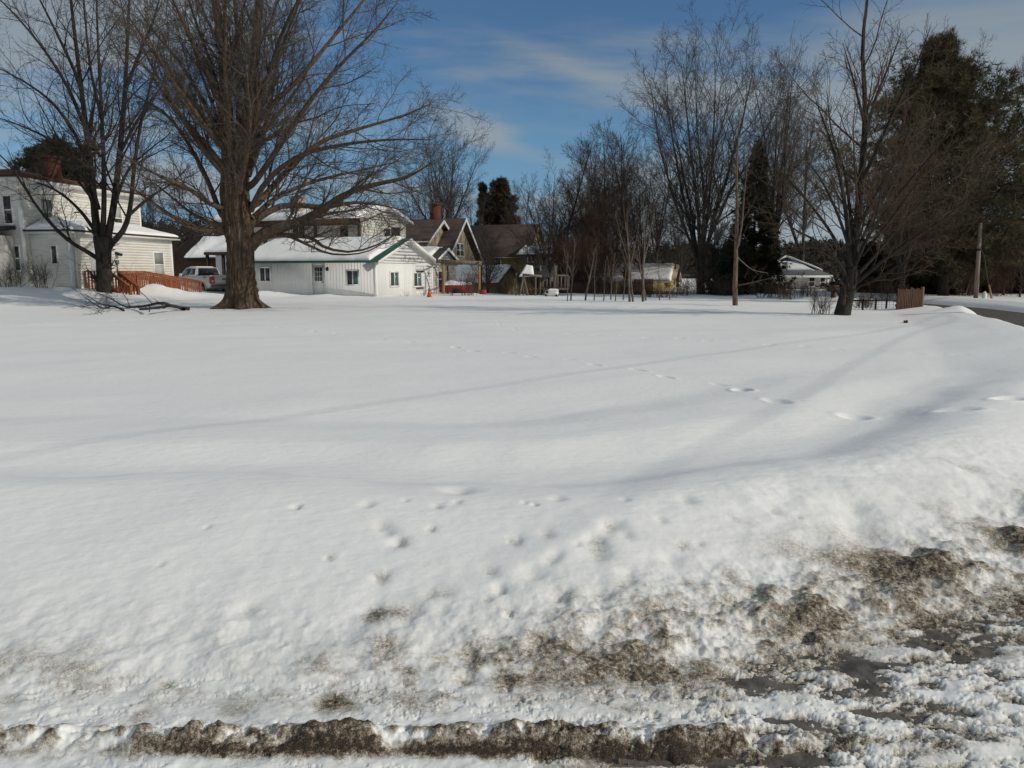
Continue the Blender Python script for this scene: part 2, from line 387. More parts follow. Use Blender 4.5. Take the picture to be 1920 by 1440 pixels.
track([(1905, 778), (1790, 790), (1570, 778), (1405, 745), (1340, 722)], .95, .36, .2, .045)
track([(1340, 722), (1225, 703), (1120, 685), (1000, 668), (850, 650), (600, 620), (380, 600)], .85, .30, .13, .022)
track([(1800, 668), (1600, 657), (1330, 641), (1150, 631), (1000, 626), (930, 610), (925, 602), (840, 588), (780, 583)], .7, .26, .12, .018)
track([(0, 612), (130, 604), (300, 596), (400, 588)], .5, .3, .2, .03)
CLOD = [(620, 1232, .055, .75), (700, 1112, .06, .8), (722, 1150, .07, .32), (745, 1110, .05, .4), (775, 1105, .05, .28), (655, 1238, .04, .35), (467, 1105, .06, .16), (870, 1195, .05, .4), (1140, 1000, .05, .22), (1120, 1035, .09, .22), (1045, 965, .05, .16), (1260, 1040, .06, .14), (1725, 998, .07, .5), (1620, 1165, .09, .8), (1590, 1080, .06, .3), (1760, 1108, .05, .6), (440, 1240, .06, .4), (255, 1253, .05, .4), (1000, 1060, .07, .14), (1130, 1085, .06, .12), (835, 1085, .04, .25), (930, 1155, .05, .2), (1420, 1075, .05, .2), (860, 945, .10, .10)]
CLOD += [(1625, 985, .20, .07), (1660, 1030, .14, .06), (1600, 955, .10, .05)]
for _ in range(70): CLOD.append((rg.normal(1020, 300), rg.uniform(960, 1215), rg.uniform(.022, .06), rg.uniform(.10, .34)))
MOUND = [(-21.8, 46.4, 2.4, 1.0, .48), (-19.4, 48.5, 1.0, .8, .14), (-26.3, 46.5, 1.2, 1.0, .35), (-15.6, 47.5, 2.2, .9, .34), (-11.4, 45.6, 1.6, 1.0, .25), (-9.9, 46.6, .8, .7, -.16), (16.2, 27.0, .9, .5, .20), (-24.6, 44.8, .7, .6, .18), (3.0, 53.0, 3.0, 1.2, .12), (-2.8, 52.0, 2.4, 1.0, .12)]
def smooth_table(xs, ys, w=.30):
    t = np.linspace(xs[0]-2, xs[-1]+2, 1400); v = np.interp(t, xs, ys); k = np.exp(-np.linspace(-2, 2, int(w*4/(t[1]-t[0]))|1)**2); k /= k.sum()
    return t, np.convolve(np.pad(v, len(k)//2, mode='edge'), k, 'valid')
BT = smooth_table([-.6, -.1, .0, .15, .45, .9, 1.4, 1.75, 2.1, 2.6, 3.0, 3.6, 4.3, 5.0, 6.2, 8], [-.16, -.165, -.16, -.14, -.09, .01, .105, .15, .12, -.03, -.045, .055, .04, -.03, .015, 0], .13)
BF = smooth_table([-.5, 0, .35, .8, 1.5, 3], [-.45, -.30, -.02, .16, .13, .0], .12)
def height(x, y, full=True):
    s = edge_dist(x, y); r = np.hypot(x, y)
    z = .72*ss(-18.6, -26.5, x)*ss(27, 41, y)
    z = z-1.5*ss(51, 66, y)*ss(-13, -3, x)*(1-.0*ss(14, 24, x))
    z = z+.085*fbm(x/8, y/3.6, 3, 3)*ss(5, 9, r)+.022*fbm(x/1.9+3, y/1.5, 3, 8)*ss(3.2, 5, y)
    for mx, my, sx, sy, a in MOUND: z = z+a*gau((x-mx)/sx)*gau((y-my)/sy)*(1+.25*fbm(x*1.3, y*1.3, 3, 11))
    # roadside bank
    sw = s+(.22*fbm(x/1.6, y/2.2, 3, 21)+.45*fbm(x/4.5+5, y*.05, 2, 25))*ss(.3, 1.8, s)
    far = ss(7, 14, y)
    bank = np.interp(sw, *BT)
    bankf = np.interp(s+.12*fbm(x/2.5, y/2.5, 3, 23), *BF)
    z = z+bank*(1-far)+bankf*far
    # far side of the side road
    wide = 3.5+9*(1-ss(12, 22, y)); fs = -s-wide
    z = np.where(fs > -1.2, np.maximum(z, ROADZ-.12+np.interp(fs, [-1.2, 0, .5, 1.3, 2.5, 8], [-.2, .08, .32, .48, .45, .35])), z)
    # slush and lumps
    nb = fbm(x*7, y*7, 5, 31); nl = fbm(x*2.6, y*3.4, 4, 41); nx = fbm(x*24, y*26, 3, 45); nr = 1-np.abs(fbm(x*4.5, y*5.5, 4, 51))*1.6
    near = 1-ss(5.5, 8, y)
    low = gau((s-.12)/.42)*near*(.35+.65*ss(-.9, 1.0, x))
    z = z+low*(.045*nb+.055*np.maximum(nl, -.3)+.03*nr+.014*nx*ss(-.4, .8, x))
    z = z+near*ss(.1, .5, s)*(1-ss(1.2, 2.0, s))*(.25+.6*ss(.4, 1.8, x))*(.022*nl+.008*nb+.018*np.minimum(0, fbm(x*3.6, y*4.5, 3, 61)+.2))
    # packed snow and slush lying on the road
    cov = .85-.64*ss(.05, 1.5, x+(.9*(2.9-y)))*(1-.25*ss(1.8, 3.0, x))
    patch = .9*fbm(x*2.6+.9*y, y*5.0, 4, 71, .6)+1.35*fbm(x*10+2*y, y*19, 6, 73, .72)
    crust = ROADZ+.020*np.clip((cov+patch)*1.5, -1, 1)+.008*nb+.006*fbm(x*15, y*19, 3, 77)
    onroad = (1-ss(-.1, .18, s))*near
    yr = 2.565+.035*fbm(x*1.3, x*0+3, 3, 81)-.02*ss(0, 1.2, x)
    ridge = gau((y-yr)/.062)*(1-.75*ss(.75, 1.5, x))
    crust = crust+ridge*(.050+.035*nb+.015*nl+.020*nx)
    z = z*(1-onroad)+np.where(near > 0, crust, z)*onroad
    dirt = low*(.10+.66*np.clip(.35+.8*nl+.45*nb+.5*nx, 0, 1.2)*(.52+.68*ss(-.6, 1.1, x)))
    dirt = dirt+near*gau((s-.30)/.5)*ss(.6, 1.7, x)*np.clip(.16+.9*fbm(x*1.7, y*2.3, 5, 91), 0, .7)*.8
    dirt = dirt+near*ss(.25, .6, s)*(1-ss(1.0, 1.8, s))*np.clip(fbm(x*3.3, y*4.2, 5, 95)-.33, 0, 1)*.7*ss(-.2, 1.2, x)
    dirt = np.where(s < .05, dirt*.55+ridge*np.clip(.40+.3*np.maximum(nl, -.2)+.5*nb+.9*nx-3.0*(y-yr), 0, .74), dirt)
    dirt = dirt+onroad*np.clip(fbm(x*2.4, y*5, 5, 97)-.12, 0, 1)*.75+onroad*ss(.3, 1.6, x)*np.clip(-patch-cov+.62, 0, 1)*.62
    dirt = dirt+.9*gau((y-2.49)/.03)*(1-ss(.5, 1.3, x))*np.clip(.5+1.2*nl, 0, 1)
    lowr = gau((y-yr+.105)/.04)*(1-ss(.9, 1.5, x))*near
    dirt = dirt+lowr*np.clip(.38+1.5*fbm(x*2.2, y*3, 4, 107)+.4*nb+.5*nx, 0, 1)*(.35+.65*ss(-1.3, -.5, x)); z = z-lowr*.035*np.clip(.3+1.6*fbm(x*2.2, y*3, 4, 107), 0, 1)*ss(-.9, -.3, x)
    dirt = dirt+near*gau((s-.04)/.17)*np.clip(.16+1.0*fbm(x*1.9, y*4, 5, 103)+.3*nx, 0, .5)*(1-.5*ss(.3, 1.2, x))*(.55+.45*ss(-1.3, -.5, x))
    # side road shoulder
    dirt = dirt+far*(gau((s-.05)/.18)*.5+.25*gau((fs+.1)/.3))*np.clip(.4+fbm(x*1.1, y*1.1, 4, 99), 0, 1)
    for px, py, rad, d in CLOD:
        g = G(px, py, .02); q = np.hypot(x-g[0], (y-g[1])/1.1)/rad
        k = q < 3
        if k.any():
            w = gau(q); z = z-np.where(k, w*rad*(.34 if d < .7 else .22), 0)+np.where(k, w*.03*nb*(d > .3), 0); dirt = dirt+np.where(k, w*d*(.8+.5*nb), 0)
    z = np.where((near > 0) & (x+.7*nl+.5*nb+.2*nx < .25) & (s > -.75), np.maximum(z, ROADZ+.014+.008*nb), z)
    for fx, fy, ln, wd, dp, a in FOOT:
        k = (np.abs(x-fx) < .8) & (np.abs(y-fy) < .8)
        if not k.any(): continue
        xx, yy = x[k]-fx, y[k]-fy; uu = (xx*cos(a)+yy*sin(a))/ln*2; vv = (-xx*sin(a)+yy*cos(a))/wd*2
        q = np.hypot(uu, vv); z[k] += -dp*np.exp(-(q/.95)**4)+dp*.22*gau((q-1.45)/.35)
    dirt = np.where((s > -.1) & (near > 0), np.minimum(dirt*.88, .70+.08*nb), dirt)
    return z, np.clip(dirt, 0, 1)
def ground():
    front = np.linspace(-41, 41, 1000); sr = np.linspace(41, 75, 170)[1:]; back = np.linspace(75, 285, 60)[1:-1]
    ang = np.radians(np.concatenate([front, sr, back, 360-sr[::-1]]))            # clockwise from +Y
    r = [.5]
    while r[-1] < 900: r.append(r[-1]*(1.02 if r[-1] < 2.0 else 1.0026 if r[-1] < 5.5 else 1.0045 if r[-1] < 16 else 1.007 if r[-1] < 80 else 1.06))
    r = np.array(r); A, Rr = np.meshgrid(ang, r)
    x = Rr*np.sin(A); y = Rr*np.cos(A); z, d = height(x, y)
    na, nr = len(ang), len(r)
    V = np.stack([x, y, z], -1).reshape(-1, 3)
    i = np.arange(nr-1)[:, None]*na; j = np.arange(na)[None, :]; j2 = (j+1) % na
    f = np.stack([i+j, i+j2, i+na+j2, i+na+j], -1).reshape(-1, 4)
    mb = MB(); mb.big.append((V, f))
    c = len(V); mb.big.append((np.array([[0, 0, ROADZ]]), np.stack([np.full(na, 0), np.arange(na)-c, (np.arange(na)+1) % na-c], 1)))
    ob = mb.build('ground', 'snow', smooth=True); tag(ob, kind='structure')
    at = ob.data.attributes.new('dirt', 'FLOAT', 'POINT'); dd = np.concatenate([d.ravel(), [0.3]])
    at.data.foreach_set('value', dd.astype(np.float32))
ground()
def gz(x, y): return float(height(np.array([float(x)]), np.array([float(y)]))[0][0])
def road():
    P = spline(BL, 120); T = np.gradient(P, axis=0); T /= np.linalg.norm(T, axis=1, keepdims=True); Nn = np.stack([T[:, 1], -T[:, 0]], 1)
    offs = np.array([-.35, 0, .5, 1.2, 2.2, 3.4, 4.6, 6.2])
    Q = P[:, None, :]+Nn[:, None, :]*offs[None, :, None]
    V = np.concatenate([Q, np.full(Q.shape[:2]+(1,), ROADZ)], -1).reshape(-1, 3)
    mb = MB(); mb.grid(V, len(P), len(offs)); tag(mb.build('road', 'asphalt'), kind='structure')
road()
# ================================================================== SKY AND SUN
SUN_EL = 27.5
sd = np.array([.935, -.355]); SUN_ROT = math.atan2(sd[0], sd[1])
def world():
    w = bpy.data.worlds.new('World'); bpy.context.scene.world = w; w.use_nodes = True
    nt = w.node_tree; N = nt.nodes; L = nt.links; bg = N['Background']
    sky = N.new('ShaderNodeTexSky'); sky.sky_type = 'NISHITA'; sky.sun_disc = False
    sky.sun_elevation = R(SUN_EL); sky.sun_rotation = SUN_ROT; sky.altitude = 200; sky.air_density = 1.0; sky.dust_density = .6; sky.ozone_density = 2.2
    tc = N.new('ShaderNodeTexCoord')
    def mth(op, a, c=None, clamp=False):
        n = N.new('ShaderNodeMath'); n.operation = op; n.use_clamp = clamp
        for i, v in enumerate((a, c)):
            if v is None: continue
            if isinstance(v, (int, float)): n.inputs[i].default_value = v
            else: L.new(v, n.inputs[i])
        return n.outputs[0]
    sx = N.new('ShaderNodeSeparateXYZ'); L.new(tc.outputs['Generated'], sx.inputs[0])
    X, Y, Z = sx.outputs
    # project the view direction on a cloud layer: u = x/(z+k), v = y/(z+k)
    zz = mth('ADD', mth('MAXIMUM', Z, 0.0), .16)
    cb = N.new('ShaderNodeCombineXYZ'); L.new(mth('DIVIDE', X, zz), cb.inputs[0]); L.new(mth('DIVIDE', Y, zz), cb.inputs[1])
    def noise(scale, det, loc, rot, st, rough=.55, dist=0.0):
        mp = N.new('ShaderNodeMapping'); mp.inputs['Location'].default_value = loc; mp.inputs['Rotation'].default_value = (0, 0, rot); mp.inputs['Scale'].default_value = st
        L.new(cb.outputs[0], mp.inputs[0])
        n = N.new('ShaderNodeTexNoise'); n.inputs['Scale'].default_value = scale; n.inputs['Detail'].default_value = det; n.inputs['Roughness'].default_value = rough; n.inputs['Distortion'].default_value = dist
        L.new(mp.outputs[0], n.inputs['Vector']); return n.outputs['Fac']
    n1 = noise(.9, 9, (3.1, 1.7, 0), R(28), (.55, 1.3, 1), .56, .5)
    n2 = noise(.45, 4, (7.3, 2.2, 0), R(10), (1, 1, 1), .5)
    # cloud cover: thicker to the right, an open gap towards azimuth ~ -4 deg
    az = mth('DIVIDE', X, mth('MAXIMUM', Y, .05))
    gap = mth('ABSOLUTE', mth('ADD', az, .13))
    side = mth('ADD', mth('MULTIPLY', mth('MINIMUM', mth('MAXIMUM', mth('SUBTRACT', az, .02), 0.0), .5), 1.6), mth('MULTIPLY', mth('MINIMUM', mth('MAXIMUM', mth('SUBTRACT', -.16, az), 0.0), .5), .75))
    horiz = mth('MULTIPLY', mth('SUBTRACT', .13, mth('MINIMUM', mth('ABSOLUTE', mth('SUBTRACT', Z, .02)), .13)), 1.2)
    c = mth('ADD', mth('ADD', mth('MULTIPLY', mth('SUBTRACT', n1, .5), 2.9), mth('MULTIPLY', mth('SUBTRACT', n2, .5), .9)), mth('ADD', side, horiz))
    def wisp(p0, p1, wd, amp):
        def ae(px, py):
            xi = (px-960)/FPX; yi = -(py-720)/FPX; return np.array([xi, -sp+yi*cp])/(cp+yi*sp)
        a, b_ = ae(*p0), ae(*p1); c_ = (a+b_)/2; d = b_-a; ln = np.linalg.norm(d); d /= ln; e_ = mth('DIVIDE', Z, mth('MAXIMUM', Y, .05))
        da, de = mth('SUBTRACT', az, float(c_[0])), mth('SUBTRACT', e_, float(c_[1]))
        u = mth('ADD', mth('MULTIPLY', da, float(d[0]/(ln*.55))), mth('MULTIPLY', de, float(d[1]/(ln*.55))))
        v = mth('ADD', mth('MULTIPLY', da, float(-d[1]*FPX/wd)), mth('MULTIPLY', de, float(d[0]*FPX/wd)))
        v = mth('ADD', v, mth('MULTIPLY', mth('SUBTRACT', n3, .5), 2.4))
        q = mth('ADD', mth('MULTIPLY', u, u), mth('MULTIPLY', v, v))
        return mth('MULTIPLY', mth('POWER', 2.718, mth('MULTIPLY', q, -1.0)), amp)
    n3 = noise(1.6, 7, (1.3, 5.1, 0), R(30), (.6, 1.2, 1), .6, .3)
    for ar in (((800, 210), (1010, 288), 26, .8), ((900, 60), (1180, 160), 18, .16), ((1080, 140), (1420, 230), 32, .2), ((560, 330), (860, 400), 45, .5), ((200, 280), (480, 420), 70, .6), ((1040, 330), (1330, 440), 60, .5), ((-100, 60), (500, 160), 90, .35), ((1300, 420), (1600, 430), 40, .6)):
        c = mth('ADD', c, wisp(*ar))
    # cloud cover added out of view, overhead and behind, for a neutral fill
    up = N.new('ShaderNodeMapRange'); up.interpolation_type = 'SMOOTHSTEP'; up.inputs['From Min'].default_value = .42; up.inputs['From Max'].default_value = .72; L.new(Z, up.inputs[0])
    bk = N.new('ShaderNodeMapRange'); bk.inputs['From Min'].default_value = .1; bk.inputs['From Max'].default_value = -.3; L.new(Y, bk.inputs[0])
    c = mth('ADD', mth('ADD', c, .0), mth('ADD', mth('MULTIPLY', up.outputs[0], .9), mth('MULTIPLY', bk.outputs[0], .5)))
    mr = N.new('ShaderNodeMapRange'); mr.interpolation_type = 'SMOOTHSTEP'; mr.inputs['From Min'].default_value = .0; mr.inputs['From Max'].default_value = .75; mr.inputs['To Max'].default_value = .86
    L.new(c, mr.inputs[0])
    # clouds are brighter low down and towards the open left side, greyer up to the right
    cr = N.new('ShaderNodeMapRange'); cr.inputs['From Min'].default_value = 0.0; cr.inputs['From Max'].default_value = .42; cr.inputs['To Min'].default_value = 1.0; cr.inputs['To Max'].default_value = 0.0
    L.new(Z, cr.inputs[0])
    mc = N.new('ShaderNodeMix'); mc.data_type = 'RGBA'; L.new(cr.outputs[0], mc.inputs[0])
    mc.inputs[6].default_value = (2.95, 3.45, 3.75, 1); mc.inputs[7].default_value = (4.3, 4.8, 5.2, 1)
    mx = N.new('ShaderNodeMix'); mx.data_type = 'RGBA'
    tn = N.new('ShaderNodeMix'); tn.data_type = 'RGBA'; tn.blend_type = 'MULTIPLY'; tn.inputs[0].default_value = 1.0; tn.inputs[7].default_value = (.60, .82, .98, 1); L.new(sky.outputs[0], tn.inputs[6])
    hz = N.new('ShaderNodeMapRange'); hz.interpolation_type = 'SMOOTHSTEP'; hz.inputs['From Min'].default_value = .27; hz.inputs['From Max'].default_value = -.02; hz.inputs['To Max'].default_value = 1.0; L.new(Z, hz.inputs[0])
    hm = N.new('ShaderNodeMix'); hm.data_type = 'RGBA'; L.new(hz.outputs[0], hm.inputs[0]); L.new(tn.outputs[2], hm.inputs[6]); hm.inputs[7].default_value = (2.0, 4.0, 6.0, 1)
    L.new(mr.outputs[0], mx.inputs[0]); L.new(hm.outputs[2], mx.inputs[6]); L.new(mc.outputs[2], mx.inputs[7])
    L.new(mx.outputs[2], bg.inputs['Color']); bg.inputs['Strength'].default_value = .085
    sun = bpy.data.lights.new('sun', 'SUN'); sun.energy = 2.7; sun.angle = R(.55); sun.color = (1.0, .92, .79)
    so = bpy.data.objects.new('sun', sun); C.objects.link(so)
    d = np.array([sd[0]*cos(R(SUN_EL)), sd[1]*cos(R(SUN_EL)), sin(R(SUN_EL))])
    from mathutils import Vector
    so.rotation_euler = Vector(d).to_track_quat('Z', 'Y').to_euler(); so.location = (40, -12, 20)
world()
sc = bpy.context.scene
sc.view_settings.view_transform = 'Standard'; sc.view_settings.look = 'None'; sc.view_settings.gamma = 1; sc.view_settings.use_curve_mapping = False
sc.view_settings.exposure = -0.07
# ================================================================== BUILDINGS
def wm(f, side, c):
    """wall map: (a, out, z) -> world. front: a=u at v=c facing -v ; right: a=v at u=c facing +u"""
    if side == 'front': return lambda a, o, z: f.P(a, c-o, z)
    return lambda a, o, z: f.P(c+o, a, z)
def wbox(mb, w, a0, a1, o0, o1, z0, z1):
    return mb.hexa([w(a0, o0, z0), w(a1, o0, z0), w(a1, o1, z0), w(a0, o1, z0), w(a0, o0, z1), w(a1, o0, z1), w(a1, o1, z1), w(a0, o1, z1)])
def siding(mb, w, lim, z0, z1, b=.16, out=.028):
    z = z0
    while z < z1-1e-4:
        zt = min(z+b, z1); a0, a1 = lim(z); c0, c1 = lim(zt)
        if a1-a0 > .02:
            mb.add([w(a0, out, z), w(a1, out, z), w(c1, .004, zt), w(c0, .004, zt), w(a0, 0, z), w(a1, 0, z)], [(0, 1, 2, 3), (4, 5, 1, 0)])
        z = zt
def battens(mb, w, a0, a1, ztop, z0, step=.3, wd=.05, out=.022):
    a = a0
    while a < a1: wbox(mb, w, a, a+wd, 0, out, z0, ztop(a) if callable(ztop) else ztop); a += step
def gable_wall(mb, f, u0, u1, v0, v1, z0, ze, zr):
    """closed body: box plus gable prism, ridge along u"""
    vm = (v0+v1)/2
    prof = [(v0, z0), (v1, z0), (v1, ze), (vm, zr), (v0, ze)]
    mb.prism([f.P(u0, v, z) for v, z in prof], (u1-u0)*f.u)
def gable_roof(mb, f, u0, u1, v0, v1, ze, zr, oe=.35, og=.3, th=.10):
    vm = (v0+v1)/2; k = (zr-ze)/(vm-v0); e = ze-k*oe
    for sgn, ve in ((-1, v0-oe), (1, v1+oe)):
        mb.prism([f.P(u0-og, *p) for p in ((ve, e+.012), (vm, zr+.012), (vm, zr+th+.012), (ve, e+th+.012))], (u1-u0+2*og)*f.u)
def rake_trim(mb, f, u, v0, v1, ze, zr, oe=.35, og=.3, th=.10, w=.16):
    vm = (v0+v1)/2; k = (zr-ze)/(vm-v0); e = ze-k*oe; u = u+og
    for ve in (v0-oe, v1+oe):
        mb.prism([f.P(u+.003, *p) for p in ((ve, e+th-w), (vm, zr+th-w*1.15), (vm, zr+th), (ve, e+th))], .035*f.u)
def eave_trim(mb, f, u0, u1, v0, ze, zr, vm, oe=.35, og=.3, th=.10):
    k = (zr-ze)/(vm-v0); e = ze-k*oe
    mb.box(f, u0-og, u1+og, v0-oe-.03, v0-oe-.003, e-.01, e+th-.02)
def snow_patch(mb, p00, p10, p11, p01, T=.22, nu=40, nv=14, edge=.25, seed=0, wave=.3):
    p00, p10, p11, p01 = [np.array(p, float) for p in (p00, p10, p11, p01)]
    a = np.linspace(0, 1, nu)[:, None, None]; b = np.linspace(0, 1, nv)[None, :, None]
    a = .5-.5*np.cos(a*pi)*1.0; b = .5-.5*np.cos(b*pi)
    lu = np.linalg.norm(p10-p00); lv = np.linalg.norm(p01-p00)
    base = (p00*(1-a)+p10*a)*(1-b)+(p01*(1-a)+p11*a)*b
    n = np.cross(p10-p00, p01-p00); n /= np.linalg.norm(n); n = n if n[2] > 0 else -n
    A = np.broadcast_to(a[..., 0], (nu, nv)); B = np.broadcast_to(b[..., 0], (nu, nv))
    d = np.minimum(np.minimum(A, 1-A)*lu, np.minimum(B, 1-B)*lv)
    f = np.sqrt(1-(1-np.clip(d/edge, 0, 1))**2)
    h = T*f*(1+wave*fbm(A*lu*.8+seed*7.1, B*lv*.8, 3, seed))
    # uneven outline
    ed = np.clip(1-d/(edge*2.2), 0, 1)
    cen = (p00+p10+p11+p01)/4
    V = base+(cen-base)*((ed*.05*wave*(fbm(A*lu*.9, B*lv*.9+3, 3, seed+5)))[..., None])
    V = V+n*(.004+h)[..., None]
    mb.grid(V.reshape(-1, 3), nu, nv)
def slope_snow(mb, f, u0, u1, v0, v1, ze, zr, side='front', oe=.35, og=.3, th=.10, T=.22, inset=(.05, .05, .05, 0), **kw):
    vm = (v0+v1)/2; k = (zr-ze)/(vm-v0); L, Rr, E, Tp = inset
    va = v0-oe+E; vb = vm-Tp; za = ze-k*oe+k*E+th+.012; zb = zr-k*Tp+th+.012
    ua, ub = u0-og+L, u1+og-Rr
    if side != 'front': va, vb = v1+oe-E, vm+Tp
    snow_patch(mb, f.P(ua, va, za), f.P(ub, va, za), f.P(ub, vb, zb), f.P(ua, vb, zb), T=T, **kw)
def window(par, w, a, z, wd, h, style='hung', frame='white_trim', glass='glass', trim=.09, low=None, up=None, name='window', out=.06, label=None):
    mb = MB(); t = trim
    wbox(mb, w, a-t, a, .0, out, z-t, z+h+t); wbox(mb, w, a+wd, a+wd+t, .0, out, z-t, z+h+t)
    wbox(mb, w, a, a+wd, .0, out-.003, z+h, z+h+t); wbox(mb, w, a-t*.3, a+wd+t*.3, -.0, out+.03, z-t, z)
    s = .035
    if style == 'hung': wbox(mb, w, a, a+wd, .0, .05, z+h/2-s, z+h/2+s)
    if style == 'slide': wbox(mb, w, a+wd/2-s, a+wd/2+s, .0, .05, z, z+h)
    if style == 'four':
        wbox(mb, w, a, a+wd, .0, .046, z+h/2-s, z+h/2+s); wbox(mb, w, a+wd/2-s*1.6, a+wd/2+s*1.6, .0, .05, z, z+h)
    if style == 'three':
        for q in (.3, .7): wbox(mb, w, a+wd*q-s, a+wd*q+s, .0, .05, z, z+h)
    fr = mb.build(name, frame, par)
    if label: fr['label'] = label
    if style == 'slide':
        MB.build(wbox(MB(), w, a, a+wd/2-s, .0, .032, z, z+h), 'glass_pane', low or glass, fr)
        MB.build(wbox(MB(), w, a+wd/2+s, a+wd, .0, .032, z, z+h), 'glass_pane', glass, fr)
    elif style == 'hung' and (low or up):
        MB.build(wbox(MB(), w, a, a+wd, .0, .032, z, z+h/2-s), 'glass_pane', low or glass, fr)
        MB.build(wbox(MB(), w, a, a+wd, .0, .032, z+h/2+s, z+h), 'glass_pane', up or glass, fr)
    else:
        MB.build(wbox(MB(), w, a, a+wd, .0, .032, z, z+h), 'glass_pane', glass, fr)
    return fr
def pxa(f, side, c, px):
    """wall coordinate a where the vertical wall plane meets the photo column px"""
    # solve for a: point f(a) projected near eye level
    def X(a):
        p = f.P(a, c, 0) if side == 'front' else f.P(c, a, 0)
        return 960+FPX*p[0]/(p[1]*cp)-px
    lo, hi = -40.0, 40.0
    s = [(a, X(a)) for a in np.linspace(-25, 25, 401) if (f.P(a, c, 0) if side == 'front' else f.P(c, a, 0))[1] > 5]
    for (a0, x0), (a1, x1) in zip(s[:-1], s[1:]):
        if x0*x1 <= 0: return a0+(a1-a0)*(-x0)/(x1-x0+1e-12)
    return 0.0
def pz(f, side, c, px, py):
    a = pxa(f, side, c, px); p = f.P(a, c, 0) if side == 'front' else f.P(c, a, 0)
    return W(px, py, p[1])[2]
def win_px(par, f, side, c, x0, x1, y0, y1, **kw):
    """window given by its extent in the photo, solved onto the real wall plane"""
    a0, a1 = sorted((pxa(f, side, c, x0), pxa(f, side, c, x1))); xm = (x0+x1)/2
    z1, z0 = pz(f, side, c, xm, y0), pz(f, side, c, xm, y1)
    return window(par, wm(f, side, c), a0, z0, a1-a0, z1-z0, **kw)
def chimney(par, p, w, h, m='brick', cap=True, name='chimney'):
    mb = MB(); f = Fr(p, -15); mb.box(f, -w/2, w/2, -w/2, w/2, -.5, h)
    if cap: mb.box(f, -w/2-.06, w/2+.06, -w/2-.06, w/2+.06, h, h+.16)
    return mb.build(name, m, par)

